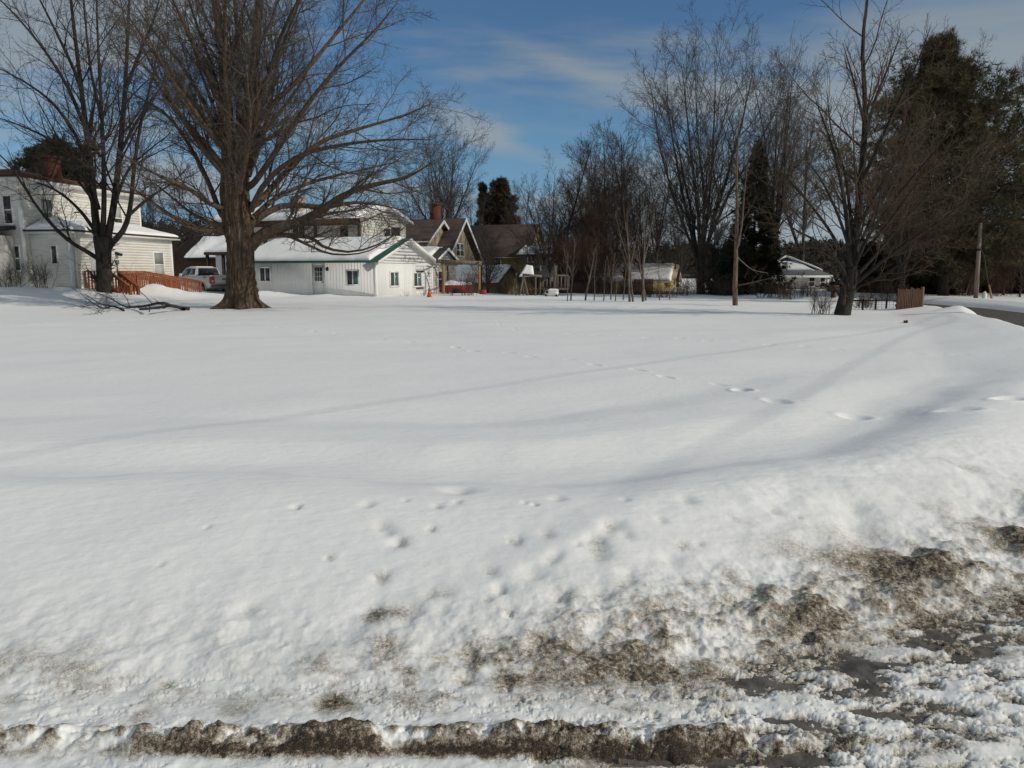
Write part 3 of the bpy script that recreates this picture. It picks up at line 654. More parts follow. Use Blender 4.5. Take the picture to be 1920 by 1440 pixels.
# ---------------- white two-storey house on the left
def house_white():
    f = Fr((-27.4, 42.6), -10)          # u to the right along the front, v away
    root = thing('white_house', f.P(0, 0, .6), 'two-storey white clapboard house with brown hip roof and brick chimney', 'house')
    zg, ze = .2, 6.55; D = 10.2; Wd = 9.0
    mb = MB(); mb.box(f, -Wd, 0, 0, D, zg, ze-.02)
    siding(mb, wm(f, 'right', 0), lambda z: (0.0, D), zg, ze-.02, .17)
    siding(mb, wm(f, 'front', 0), lambda z: (-Wd, 0.0), zg, ze-.02, .17)
    mb.build('wall', 'white_paint', root)
    t = MB()
    for a, b in ((-.16, .04),): t.box(f, a, b, -.045, -.002, zg, ze-.02)
    t.box(f, .002, .045, -.04, .16, zg, ze-.02); t.box(f, .002, .045, D-.16, D, zg, ze-.02)
    t.box(f, -Wd-.5, .5, -.5, D+.5, ze-.02, ze+.17)          # soffit box
    t.box(f, .002, .06, 0, D, ze-.45, ze-.023); t.box(f, -Wd, -.0, -.06, -.002, ze-.45, ze-.023)
    t.build('trim', 'white_trim', root)
    r = MB(); o = .56; zr = ze+1.3
    c = [f.P(-Wd-o, -o, ze+.175), f.P(o, -o, ze+.175), f.P(o, D+o, ze+.175), f.P(-Wd-o, D+o, ze+.175)]
    c2 = [p+np.array([0, 0, .07]) for p in c]
    q = [f.P(-Wd/2, 4.2, zr), f.P(-Wd/2, D-4.2, zr)]
    r.add(c+c2+q, [(0, 1, 5, 4), (1, 2, 6, 5), (2, 3, 7, 6), (3, 0, 4, 7), (4, 5, 8), (5, 6, 9, 8), (6, 7, 9), (7, 4, 8, 9), (3, 2, 1, 0)])
    r.build('roof', 'roof_red', root)
    chimney(root, f.P(-Wd/2+2.9, 4.4, zr-.8), .72, 1.35)
    win_px(root, f, 'right', 0, 87, 107, 374, 421, up='shade', low='shade')
    win_px(root, f, 'right', 0, 219, 235, 388, 430, up='curtain')
    win_px(root, f, 'front', 0, 20, 34, 368, 419, glass='glass')
    win_px(root, f, 'front', 0, 28, 40, 462, 507, low='shade')
    # ---- single storey wing
    u1 = 2.55; D2 = 9.7; e2 = 3.68
    mb = MB(); mb.box(f, .03, u1, .45, D2, zg, e2)
    w = wm(f, 'right', u1); wf = wm(f, 'front', .45)
    siding(mb, w, lambda z: (.45, D2), zg, e2-.25, .17); siding(mb, wf, lambda z: (.05, u1), zg, e2-.25, .17)
    mb.build('wing_wall', 'white_paint', root)
    t = MB()
    wbox(t, w, .45, D2, .003, .05, e2-.25, e2); wbox(t, wf, .05, u1, .003, .05, e2-.25, e2)
    wbox(t, w, .42, .62, .003, .055, zg, e2-.25); wbox(t, w, D2-.16, D2, .003, .055, zg, e2-.25); wbox(t, wf, u1-.16, u1+.05, .003, .055, zg, e2-.25)
    t.box(f, .06, u1+.42, .0, D2+.42, e2, e2+.12)
    t.cyl(f.P(u1+.10, .72, .4), f.P(u1+.10, .72, e2-.28), .05, k=8)
    t.beam(f.P(u1+.10, .72, e2-.3), f.P(u1+.38, .5, e2+.02), .09, .09)
    t.build('wing_trim', 'white_trim', root)
    r = MB()
    zt = e2+.98
    c = [f.P(.06, -.06, e2+.123), f.P(u1+.48, -.06, e2+.123), f.P(u1+.48, D2+.48, e2+.123), f.P(.06, D2+.48, e2+.123)]
    c2 = [p+np.array([0, 0, .06]) for p in c]
    q = [f.P(.062, 1.9, zt), f.P(.062, D2-1.4, zt)]
    r.add(c+c2+q, [(0, 1, 5, 4), (1, 2, 6, 5), (2, 3, 7, 6), (4, 5, 8), (5, 6, 9, 8), (6, 7, 9), (3, 2, 1, 0)])
    r.build('wing_roof', 'roof_dark', root)
    s = MB(); k = (zt-e2-.183)/(u1+.48-.062)
    e = .09
    snow_patch(s, f.P(u1+.48-e, -.06+.2, e2+.19+k*e), f.P(u1+.48-e, D2+.3, e2+.19+k*e), f.P(.10, D2-1.4, zt-.01), f.P(.10, 1.9, zt-.01), T=.16, nu=50, seed=2)
    snow_patch(s, f.P(.12, 0.02, e2+.2), f.P(u1+.3, 0.02, e2+.2), f.P(.25, 1.85, zt-.05), f.P(.10, 1.85, zt-.03), T=.14, nu=16, nv=12, seed=3)
    s.build('roof_snow', 'roof_snow', root, smooth=True)
    win_px(root, f, 'front', .45, 101, 110, 461.5, 494, style='fixed', trim=.07)
    win_px(root, f, 'right', u1, 290, 307, 474.5, 518, low='curtain', up='shade')
    # entry door behind the tree trunk
    a0, a1 = pxa(f, 'right', u1, 174), pxa(f, 'right', u1, 190)
    d = MB(); wbox(d, w, a0-.1, a0, 0, .07, .95, 3.1); wbox(d, w, a1, a1+.1, 0, .07, .95, 3.1); wbox(d, w, a0, a1, 0, .068, 3.0, 3.1); wbox(d, w, a0, a1, 0, .05, .95, 3.0)
    dr = d.build('door', 'door_white', root)
    MB().cyl(w(a1-.12, .05, 1.95), w(a1-.12, .12, 1.95), .04).build('handle', 'black', dr)
    # dark wall lamp
    p = w(pxa(f, 'right', u1, 219), .0, pz(f, 'right', u1, 219, 474))
    MB().beam(p-.0*f.u, p+.14*f.u, .14, .10).beam(p+.05*f.u-np.array([0, 0, .05])+.05*f.v, p+.36*f.u-np.array([0, 0, .12])+.05*f.v, .22, .16).build('wall_lamp', 'black', root)
    # low wing off the left edge with a dark roof
    mb = MB(); mb.box(f, -Wd, -.55-0.0, -2.2, -.06, zg, 3.55); mb.build('porch_wall', 'white_paint', root)
    r = MB(); r.hexa([f.P(-Wd-.3, -2.55, 3.56), f.P(-.35, -2.55, 3.56), f.P(-.35, -.07, 3.9), f.P(-Wd-.3, -.07, 3.9), f.P(-Wd-.3, -2.55, 3.72), f.P(-.35, -2.55, 3.72), f.P(-.35, -.07, 4.1), f.P(-Wd-.3, -.07, 4.1)]); r.build('porch_roof', 'roof_dark', root)
    return f, u1
HF, HU = house_white()

# ---------------- red stained ramp and steps beside the wing
def ramp():
    f = HF; u0, u1 = HU+.12, HU+1.75; w = wm(f, 'right', u1)
    va = pxa(f, 'right', u0, 158); vb = pxa(f, 'right', u1, 222); vs0 = pxa(f, 'right', u1, 212); vk = pxa(f, 'right', u1, 268); ve = pxa(f, 'right', u1, 374)
    root = thing('access_ramp', f.P(u1, vb, .3), 'red-brown stained wooden ramp and steps with picket railing along white house', 'ramp')
    zd = W(222, 508, f.P(u1, vb, 0)[1])[2]-1.0; zend = W(374, 528, f.P(u1, ve, 0)[1])[2]-.95
    d = MB(); d.box(f, u0, u1, va, vk, zd-.2, zd)
    d.hexa([f.P(u0, vk, zd-.2), f.P(u1, vk, zd-.2), f.P(u1, ve, zend-.2), f.P(u0, ve, zend-.2), f.P(u0, vk, zd), f.P(u1, vk, zd), f.P(u1, ve, zend), f.P(u0, ve, zend)])
    d.build('deck', 'red_wood', root)
    def zf(v): return zd if v <= vk else zd+(zend-zd)*(v-vk)/(ve-vk)
    def rail(a, b, u, zfun, n_post, name='railing'):
        mb = MB(); h = .98
        for q in np.linspace(a, b, n_post): mb.box(f, u-.055, u+.055, q-.055, q+.055, zfun(q)-.75, zfun(q)+h-.03)
        seg = [a]+([vk] if a < vk < b else [])+[b]
        for x0, x1 in zip(seg[:-1], seg[1:]):
            mb.beam(f.P(u, x0, zfun(x0)+h), f.P(u, x1, zfun(x1)+h), .17, .05)
            mb.beam(f.P(u+.03, x0, zfun(x0)+h-.11), f.P(u+.03, x1, zfun(x1)+h-.11), .045, .12)
            mb.beam(f.P(u+.03, x0, zfun(x0)+.06), f.P(u+.03, x1, zfun(x1)+.06), .045, .12)
        for q in np.arange(a+.12, b, .21): mb.box(f, u+.003, u+.027, q-.045, q+.045, zfun(q)+.1, zfun(q)+h-.09)
        return mb.build(name, 'red_wood', root)
    if vs0-.9-va > .4: rail(va, vs0-.9, u1, zf, 2)
    rail(vb, ve, u1, zf, 6)
    rail(vk, ve, u0+.08, zf, 5)
    mb = MB()                                                # end rail of landing
    mb.beam(f.P(u0, va, zd+.98), f.P(u1, va, zd+.98), .15, .05)
    for q in np.arange(u0, u1, .2): mb.box(f, q, q+.09, va-.02, va+.02, zd-.1, zd+.95)
    mb.build('railing', 'red_wood', root)
    # steps going down towards the lawn
    s = MB(); n = 4
    for k in range(n): s.box(f, u1+.28*k+.004, u1+.28*(k+1)-.002, vs0-.85, vb-.12, zd-.19*(k+1)-.5, zd-.19*(k+1))
    s.build('steps', 'red_wood', root)
    for v in (max(vs0-.9, va), vb-.06):
        mb = MB(); L = 1.25; dz = .85
        mb.box(f, u1+L-.06, u1+L+.06, v-.06, v+.06, zd-dz-.4, zd-dz+.95)
        mb.beam(f.P(u1, v, zd+.98), f.P(u1+L, v, zd-dz+.98), .15, .05)
        mb.beam(f.P(u1, v, zd+.08), f.P(u1+L, v, zd-dz+.08), .05, .14)
        mb.beam(f.P(u1, v, zd+.87), f.P(u1+L, v, zd-dz+.87), .05, .11)
        for q in np.arange(.12, L-.08, .2): mb.box(f, u1+q, u1+q+.08, v-.02, v+.02, zd-dz*q/L+.08, zd-dz*q/L+.9)
        mb.build('stair_railing', 'red_wood', root)
    l = MB(); p = f.P(u1, vb-.06, zd+.95); l.cyl(p, p+np.array([0, 0, .42]), .045, k=8); l.cyl(p+np.array([0, 0, .42]), p+np.array([0, 0, .62]), .09, .13, k=8); l.cyl(p+np.array([0, 0, .62]), p+np.array([0, 0, .67]), .15, .05, k=8)
    l.build('lamp_post', 'bumper', root)
ramp()

# ---------------- white garage with green roof
def garage():
    A = (-8.66, 48.0); f = Fr(A, -20.2)
    Lg, Wg, zg, ze, zr = 10.3, 8.1, -.5, 2.28, 3.72
    root = thing('garage', (A[0], A[1], 0), 'long white single-storey garage with snow-covered green metal roof', 'garage')
    mb = MB(); gable_wall(mb, f, -Lg, 0, 0, Wg, zg, ze, zr); wf = wm(f, 'front', 0); wr = wm(f, 'right', 0)
    battens(mb, wf, -Lg, -.1, ze-.05, zg, .23, .03, .009)
    vb = pxa(f, 'right', 0, 779)
    battens(mb, wr, .15, vb-.2, ze-.1, zg, .3, .03, .009)
    sl = (zr-ze)/(Wg/2)
    siding(mb, wr, lambda z: (max(0.0, (z-ze)/sl), Wg-max(0.0, (z-ze)/sl)), ze-.08, zr, .22, .012)
    siding(mb, wr, lambda z: (vb+.05, Wg), zg, ze-.08, .24, .010)
    mb.build('wall', 'white_cool', root)
    t = MB()
    wbox(t, wf, -.16, .03, .003, .04, zg, ze-.02); wbox(t, wr, -.03, .16, .003, .045, zg, ze-.05); wbox(t, wr, Wg-.16, Wg, .003, .045, zg, ze-.05)
    wbox(t, wr, .3, vb+.05, .033, .06, ze-.14, ze-.04)
    rake_trim(t, f, 0, 0, Wg, ze, zr, .4, .42, .09, .19)
    # soffits under the gable overhang
    k = sl
    for a, b in ((-.4, Wg/2), (Wg+.4, Wg/2)):
        za, zb = ze-k*.4, zr
        t.prism([f.P(.006, a, za-.03), f.P(.006, b, zb-.03), f.P(.006, b, zb+.008), f.P(.006, a, za+.008)], .41*f.u)
    t.build('trim', 'white_trim', root)
    r = MB(); gable_roof(r, f, -Lg, 0, 0, Wg, ze, zr, .4, .4, .09); eave_trim(r, f, -Lg, 0, 0, ze, zr, Wg/2, .4, .4, .09); r.build('roof', 'roof_green', root)
    s = MB(); slope_snow(s, f, -Lg, 0, 0, Wg, ze, zr, 'front', .4, .4, .09, T=.25, inset=(.02, .62, .10, .0), nu=70, nv=20, edge=.32, seed=5)
    slope_snow(s, f, -Lg, 0, 0, Wg, ze, zr, 'back', .4, .4, .09, T=.25, inset=(.02, .62, .10, .0), nu=70, nv=20, edge=.3, seed=6)
    s.build('roof_snow', 'roof_snow', root, smooth=True)
    win_px(root, f, 'front', 0, 488.5, 506.5, 502.5, 526.5, style='slide', glass='glass', low='screen')
    win_px(root, f, 'front', 0, 651.5, 671.5, 508, 533, style='slide', glass='glass_green', low='screen')
    win_px(root, f, 'right', 0, 731, 746, 511, 535.5, style='slide', glass='glass_green', low='screen')
    wn = win_px(root, f, 'right', 0, 775, 789, 512.5, 536, style='slide', glass='glass_green', low='screen', trim=.1)
    a0, a1 = pxa(f, 'right', 0, 779.5), pxa(f, 'right', 0, 792); z0, z1 = pz(f, 'right', 0, 785, 541.5), pz(f, 'right', 0, 785, 508.5)
    b = MB(); wbox(b, wr, a0, a1, .035, .11, z1-.08, z1+.03); b.build('window_bracket', 'black', root)
    b = MB(); wbox(b, wr, a0, a1, .035, .11, z0, z0+.09); b.build('window_bracket', 'black', root)
    # door with nine panes
    a0, a1 = pxa(f, 'front', 0, 588), pxa(f, 'front', 0, 607.5); zt = pz(f, 'front', 0, 597, 496.5); zb = zt-2.05
    d = MB(); wbox(d, wf, a0-.09, a0, 0, .06, zb, zt+.09); wbox(d, wf, a1, a1+.09, 0, .06, zb, zt+.09); wbox(d, wf, a0, a1, 0, .058, zt, zt+.09); wbox(d, wf, a0, a1, 0, .035, zb, zt)
    dr = d.build('door', 'door_white', root)
    g = MB(); wbox(g, wf, a0+.12, a1-.12, .03, .045, zt-1.05, zt-.16); pn = g.build('window', 'glass', dr)
    m = MB()
    for q in (1/3, 2/3):
        u = a0+.12+(a1-a0-.24)*q; wbox(m, wf, u-.012, u+.012, .04, .055, zt-1.05, zt-.16); zz = zt-1.05+.89*q; wbox(m, wf, a0+.12, a1-.12, .04, .052, zz-.012, zz+.012)
    m.build('muntin', 'door_white', dr)
    MB().cyl(wf(a1-.08, .035, zt-1.12), wf(a1-.08, .10, zt-1.12), .035).build('handle', 'black', dr)
    MB.build(wbox(MB(), wf, a0-.075, a0-.03, .058, .066, zb+.1, zt-.02), 'rust_streak', 'rust', root)
    a = pxa(f, 'front', 0, 615); z = pz(f, 'front', 0, 615, 505)
    lm = MB(); wbox(lm, wf, a-.05, a+.05, .0, .05, z-.10, z+.16); p = wf(a, .12, z-.10); lm.cyl(p, p+np.array([0, 0, .22]), .07, .10, 8); lm.build('wall_lamp', 'black', root)
    # thin curls added for faint dark marks on the gable, likely twig shadows
    om = MB(); zc = pz(f, 'right', 0, 770, 486); ac = pxa(f, 'right', 0, 768); rr = RNG(4)
    for k in range(9):
        th = np.linspace(0, 4.2+rr.random()*2, 16); q0 = ac-1.1+k*.33; sg = 1 if k % 2 else -1
        rad = .16*(1-th/8); pts = np.array([wr(q0+.2*t/4+rad[i]*cos(t)*sg*1.2, .055, zc+.10*sin(k*2.1)+rad[i]*sin(t)*sg) for i, t in enumerate(th)])
        om.tubes(pts[None], np.full((1, 16), .012), 4)
    om.build('shadow_mark_curls', 'bumper', root)
    st = MB(); zc = pz(f, 'right', 0, 803, 513); ac = pxa(f, 'right', 0, 803)
    for k in range(5):
        t = k*2*pi/5; st.beam(wr(ac, .06, zc), wr(ac+.28*cos(t), .06, zc+.28*sin(t)), .03, .03)
    st.beam(wr(ac-.3, .06, zc+.55), wr(ac+.25, .06, zc+.5), .03, .04)
    st.build('wall_ornament', 'bumper', root)
    return f
GF = garage()

# ---------------- carport behind the big maple
def carport():
    Y = 60.0; f = Fr((*W(470, 480, Y)[:2], 0), -20.2); z = W(400, 478, Y+1.5)[2]
    root = thing('carport', f.P(-3, 0, 0), 'open carport on dark brown posts with thick snow on its flat roof', 'carport')
    u0 = pxa(f, 'front', 0, 384)
    MB().box(f, u0, 2, 0, 4.2, z, z+.22).build('roof', 'brown_wood', root)
    s = MB(); a = [f.P(u0+.05, .05, z+.22), f.P(2, .05, z+.22), f.P(2, 4.1, z+.22), f.P(u0+.05, 4.1, z+.22)]; snow_patch(s, *a, T=.38, nu=30, nv=20, edge=.7, seed=8); s.build('roof_snow', 'roof_snow', root, smooth=True)
    for px in (390.5, 420, 462):
        u = pxa(f, 'front', .2, px); MB().box(f, u-.1, u+.1, .1, .3, -1, z-.003).build('post', 'brown_wood', root)
        MB().box(f, u-.1, u+.1, 3.8, 4.0, -1, z-.003).build('post', 'brown_wood', root)
carport()

# ---------------- white building with the upper porch
def porch_house():
    A = W(681, 440, 61.5); f = Fr((A[0], A[1]), -20.2); Lg, Wg = 15, 7.2
    ze, zr, zg = 5.95, 7.0, -1.0
    root = thing('porch_house', (A[0], A[1], 0), 'white two-storey building with brown upper porch and snowy roof', 'house')
    up = -.6; u_p = pxa(f, 'front', 0, 677)
    mb = MB(); gable_wall(mb, f, -Lg, 0, 1.7, Wg, zg, ze, zr); mb.box(f, -Lg, u_p, -.0, 1.69, zg, 3.0); mb.box(f, u_p+.03, -.003, -.0, 1.69, zg, ze-.1)
    siding(mb, wm(f, 'front', 1.7), lambda z: (-Lg, u_p), 3.05, ze, .2, .025)
    k = (zr-ze)/(Wg/2)
    siding(mb, wm(f, 'right', 0), lambda z: (max(0.0, (z-ze)/k), Wg-max(0.0, (z-ze)/k)), zg, zr, .22, .025)
    mb.build('wall', 'white_paint', root)
    r = MB(); gable_roof(r, f, -Lg, 0, 0, Wg, ze, zr, .45, .55, .12); r.build('roof', 'white_trim', root)
    s = MB(); slope_snow(s, f, -Lg, -6.2, 0, Wg, ze, zr, 'front', .45, .3, .12, T=.3, inset=(.02, .1, .04, .0), nu=40, nv=14, edge=.4, seed=15)
    slope_snow(s, f, -5.9, 0, 0, Wg, ze, zr, 'front', .45, .3, .12, T=.34, inset=(.02, .55, .04, .0), nu=40, nv=14, edge=.4, seed=16); s.build('roof_snow', 'roof_snow', root, smooth=True)
    b = MB(); b.box(f, -Lg, u_p, -.08, .12, ze-.62, ze-.12); b.box(f, -Lg, u_p, -.06, .08, 3.0, 3.14)
    b.build('porch_beam', 'brown_wood', root)
    for px in (594, 676, 500):
        u = pxa(f, 'front', 0, px); MB().box(f, u-.11, u+.11, -.09, .13, 2.95, ze-.622).build('porch_post', 'brown_wood', root)
    win_px(root, f, 'front', 1.7, 553, 575, 424, 446, style='slide', frame='white_trim', glass='black', low='glass')
    a0, a1 = pxa(f, 'front', 1.7, 641), pxa(f, 'front', 1.7, 655); w = wm(f, 'front', 1.7)
    d = MB(); wbox(d, w, a0, a1, 0, .06, 3.05, pz(f, 'front', 1.7, 648, 424)); d.build('door', 'brown_wood', root)
    win_px(root, f, 'right', 0, 723, 732, 430.5, 443, style='fixed', frame='black', glass='glass', trim=.06)
    win_px(root, f, 'right', 0, 735.5, 749.5, 428, 444, style='fixed', frame='black', glass='black', trim=.06)
    t = MB(); rake_trim(t, f, 0, 0, Wg, ze, zr, .45, .55, .12, .22); t.build('trim', 'white_trim', root)
    p = W(559, 395, 65); chimney(root, (p[0], p[1], 6.4), .9, W(559, 372, 65)[2]-6.4, 'tan')
porch_house()

# ---------------- small white shed with dark shingle roof, right of the garage
def shed():
    A = W(811, 500, 57.5); f = Fr((A[0], A[1]), -20.2); Lg, Wg = 4.2, 4.3; ze, zr, zg = 2.33, 3.33, -1
    root = thing('white_shed', (A[0], A[1], 0), 'small white clapboard annex with dark shingle roof between garage and pergola', 'shed')
    mb = MB(); gable_wall(mb, f, -Lg, 0, 0, Wg, zg, ze, zr); k = (zr-ze)/(Wg/2)
    siding(mb, wm(f, 'right', 0), lambda z: (max(0.0, (z-ze)/k), Wg-max(0.0, (z-ze)/k)), zg, zr, .19, .03); mb.build('wall', 'white_dirty', root)
    r = MB(); gable_roof(r, f, -Lg, 0, 0, Wg, ze, zr, .3, .35, .1); r.build('roof', 'roof_dark', root)
    t = MB(); rake_trim(t, f, 0, 0, Wg, ze, zr, .3, .35, .1, .2); wbox(t, wm(f, 'right', 0), Wg-.15, Wg, .003, .05, zg, ze); t.box(f, .04, .36, -.25, Wg+.25, ze-.1, ze-.02); t.build('trim', 'white_trim', root)
    s = MB(); slope_snow(s, f, -Lg, 0, 0, Wg, ze, zr, 'front', .3, .35, .1, T=.22, inset=(.02, .75, .05, .02), seed=22)
    slope_snow(s, f, -Lg, 0, 0, Wg, ze, zr, 'back', .3, .35, .1, T=.2, inset=(.02, .6, -.06, .1), seed=23); s.build('roof_snow', 'roof_snow', root, smooth=True)
    win_px(root, f, 'right', 0, 821, 831.5, 509.5, 537, style='hung')
shed()

# ---------------- pergola with vines
def pergola():
    Y = 54.0; p1 = W(832, 557.5, Y); p2 = W(899, 557, Y)
    root = thing('pergola', (*p1[:2], 0), 'brown beam pergola on yellowish posts beside the white annex', 'pergola')
    d = p2-p1; L = np.linalg.norm(d[:2]); f = Fr((*p1[:2],), math.degrees(math.atan2(d[1], d[0])))
    zt = W(865, 494, Y)[2]
    for u, dz in ((0, .12), (L, 0)):
        MB().box(f, u-.085, u+.085, -.085, .085, -.6, zt+dz-.1).build('post', 'yellow_wood', root)
        MB().box(f, u-.06, u+.06, 3.6, 3.72, -1.2, zt-.1).build('post', 'brown_wood', root)
    b = MB(); b.beam(f.P(-.5, -.1, zt+.17), f.P(L+.2, -.1, zt+.03), .06, .26); b.beam(f.P(-.5, 3.6, zt+.05), f.P(L+.2, 3.6, zt+.05), .06, .2)
    for q in (-.2, L): b.beam(f.P(q, -.4, zt+.2-.1*q/L), f.P(q, 3.9, zt+.2-.1*q/L), .06, .1)
    b.build('beam', 'grey_wood', root)
    return f, L
PF, PL = pergola()

# ---------------- house with brown roof and shingled gable
def gable_house():
    A = W(829, 490, 69.5); f = Fr((A[0], A[1]), -20.2); Lg, Wg = 10.5, 8.7; ze, zr, zg = 2.4, 6.55, -1.6
    root = thing('gable_house', (A[0], A[1], 0), 'tan shingled house with steep brown gable roof and tall brick chimney', 'house')
    mb = MB(); gable_wall(mb, f, -Lg, 0, 0, Wg, zg, ze, zr)
    e1, r1 = 4.45, 6.3; u_r = pxa(f, 'front', -.6, 801)
    mb.build('wall', 'tan', root)
    t = MB(); rake_trim(t, f, 0, 0, Wg, ze, zr, .3, .55, .13, .32)
    r = MB(); gable_roof(r, f, -Lg, 0, 0, Wg, ze, zr, .3, .5, .12)
    # lower ell in front of the main roof
    mb2 = MB(); v0 = -.6; v1 = 5.0; gable_wall(mb2, f, -Lg-1, u_r, v0, v1, zg, e1, r1); mb2.build('ell_wall', 'tan', root)
    gable_roof(r, f, -Lg-1, u_r, v0, v1, e1, r1, .35, .45, .12); r.build('roof', 'roof_brown', root)
    rake_trim(t, f, u_r, v0, v1, e1, r1, .35, .45, .12, .3)
    eave_trim(t, f, -Lg-1, u_r, v0, e1, r1, (v0+v1)/2, .35, .4, .12)
    t.build('trim', 'white_trim', root)
    win_px(root, f, 'right', 0, 855.5, 869, 458, 479.5, style='four')
    win_px(root, f, 'right', 0, 861, 864.5, 430, 434, style='fixed', trim=.06, name='gable_vent')
    p = W(817, 412, 75); chimney(root, (p[0], p[1], 5.6), .85, W(817, 385, 75)[2]-5.6)
gable_house()

# ---------------- olive house with brown metal roof
def olive_house():
    A = W(985, 478, 82); f = Fr((A[0], A[1]), -20.2); Lg, Wg = 9.0, 7.2; ze, zr, zg = 3.4, 6.75, -1.8
    root = thing('olive_house', (A[0], A[1], 0), 'olive house with dark brown metal roof behind the wooden play set', 'house')
    mb = MB(); gable_wall(mb, f, -Lg, 0, 0, Wg, zg, ze, zr); k = (zr-ze)/(Wg/2)
    siding(mb, wm(f, 'front', 0), lambda z: (-Lg, 0), zg, ze, .22, .025)
    mb.build('wall', 'olive', root)
    g = MB(); siding(g, wm(f, 'right', 0), lambda z: (max(0.0, (z-ze)/k), Wg-max(0.0, (z-ze)/k)), ze-1, zr, .22, .03); g.build('sunlit_gable_siding', 'yellow', root)  # sunlight put into the colour: lighter yellow than the shaded olive front
    r = MB(); gable_roof(r, f, -Lg, 0, 0, Wg, ze, zr, .4, .45, .12); r.build('roof', 'roof_brown', root)
    t = MB(); eave_trim(t, f, -Lg, 0, 0, ze, zr, Wg/2, .4, .45, .12); rake_trim(t, f, 0, 0, Wg, ze, zr, .4, .45, .12, .25); t.build('trim', 'tan', root)
    for x0, x1, a, b in ((907, 915.5, 480.5, 495), (929, 938.5, 480.5, 496)): win_px(root, f, 'front', 0, x0, x1, a, b, style='hung', trim=.1)
    # side wing with snowy lean roof
    B = W(1030, 475, 79); f2 = Fr((B[0], B[1]), -20.2); L2, W2 = 3.3, 5.0; e2, r2 = 3.35, 4.3
    mb = MB(); gable_wall(mb, f2, -L2, 0, 0, W2, zg, e2, r2); mb.build('wing_wall', 'olive', root)
    g = MB(); siding(g, wm(f2, 'right', 0), lambda z: (max(0.0, (z-e2)*2.6), W2-max(0.0, (z-e2)*2.6)), zg, r2, .22, .03); g.build('sunlit_wing_siding', 'yellow', root)  # lit side of the wing painted in the same lighter yellow
    r = MB(); gable_roof(r, f2, -L2, 0, 0, W2, e2, r2, .4, .35, .12); r.build('wing_roof', 'roof_dark', root)
    s = MB(); slope_snow(s, f2, -L2, 0, 0, W2, e2, r2, 'front', .4, .35, .12, T=.14, inset=(.1, .1, .12, .25), seed=33, wave=1.2); s.build('roof_snow', 'roof_snow', root, smooth=True)
    win_px(root, f2, 'front', 0, 990.5, 1012, 480, 490, style='three', trim=.1)
    win_px(root, f2, 'right', 0, 1047, 1055, 524, 534.5, style='hung', trim=.09)
    p = f2.P(-.3, 2.6, 4.4); MB().cyl(p, p+np.array([0, 0, 1.0]), .09, k=8).build('vent_pipe', 'white_plastic', root)
olive_house()

# ---------------- low annex with snowy roof in front of the olive house
def low_annex():
    A = W(933, 528, 64); f = Fr((A[0], A[1]), -20.2); Lg, Wg = 4.6, 5.4; ze, zr, zg = .68, 1.95, -1.8
    root = thing('low_shed', (A[0], A[1], -1), 'low olive shed with snow-covered roof below the olive house windows', 'shed')
    mb = MB(); gable_wall(mb, f, -Lg, 0, 0, Wg, zg, ze, zr); battens(mb, wm(f, 'front', 0), -Lg, -.1, ze, zg, .4, .05, .02)
    mb.build('wall', 'olive', root)
    r = MB(); gable_roof(r, f, -Lg, 0, 0, Wg, ze, zr, .35, .3, .1); r.build('roof', 'roof_dark', root)
    MB.build(wbox(MB(), wm(f, 'right', 0), .0, .16, .004, .05, zg, ze), 'corner_board', 'yellow_wood', root)
    s = MB(); slope_snow(s, f, -Lg, 0, 0, Wg, ze, zr, 'front', .35, .3, .1, T=.2, inset=(.05, .1, .05, .0), seed=35, wave=.8); s.build('roof_snow', 'roof_snow', root, smooth=True)
low_annex()

# ---------------- yellow garage far right of centre
def yellow_garage():
    A = W(1258, 527, 70); f = Fr((A[0], A[1]), -20.2); Lg, Wg = 12.5, 4.6; ze, zr, zg = .72, 2.15, -2
    root = thing('yellow_garage', (A[0], A[1], -1), 'low yellow garage with snow-covered roof beyond the brush and saplings', 'garage')
    mb = MB(); gable_wall(mb, f, -Lg, 0, 0, Wg, zg, ze, zr); mb.build('wall', 'yellow', root)
    r = MB(); gable_roof(r, f, -Lg, 0, 0, Wg, ze, zr, .3, .35, .12); r.build('roof', 'tan', root)
    t = MB(); rake_trim(t, f, 0, 0, Wg, ze, zr, .3, .35, .12, .26); t.build('trim', 'tan', root)
    s = MB(); slope_snow(s, f, -Lg, 0, 0, Wg, ze, zr, 'front', .3, .35, .12, T=.22, inset=(.05, .36, .05, .0), seed=41); slope_snow(s, f, -Lg, 0, 0, Wg, ze, zr, 'back', .3, .35, .12, T=.2, inset=(.05, .62, .05, .0), seed=42); s.build('roof_snow', 'roof_snow', root, smooth=True)
    # darker lean-to on its left
    A = W(1110, 520, 71); f = Fr((A[0], A[1]), -20.2); root = thing('garden_shed', (A[0], A[1], -1), 'dark olive shed half hidden behind tangled tree trunks', 'shed')
    mb = MB(); gable_wall(mb, f, -3.2, 0, 0, 4.5, -2, .9, 2.3); mb.build('wall', 'olive', root)
    r = MB(); gable_roof(r, f, -3.2, 0, 0, 4.5, .9, 2.3, .3, .3, .1); r.build('roof', 'roof_dark', root)
    s = MB(); slope_snow(s, f, -3.2, 0, 0, 4.5, .9, 2.3, 'front', .3, .3, .1, T=.12, inset=(1.8, .1, .1, .9), seed=43); s.build('roof_snow', 'roof_snow', root, smooth=True)
    win_px(root, f, 'front', 0, 1076, 1088, 522, 533, style='hung', trim=.08)
yellow_garage()

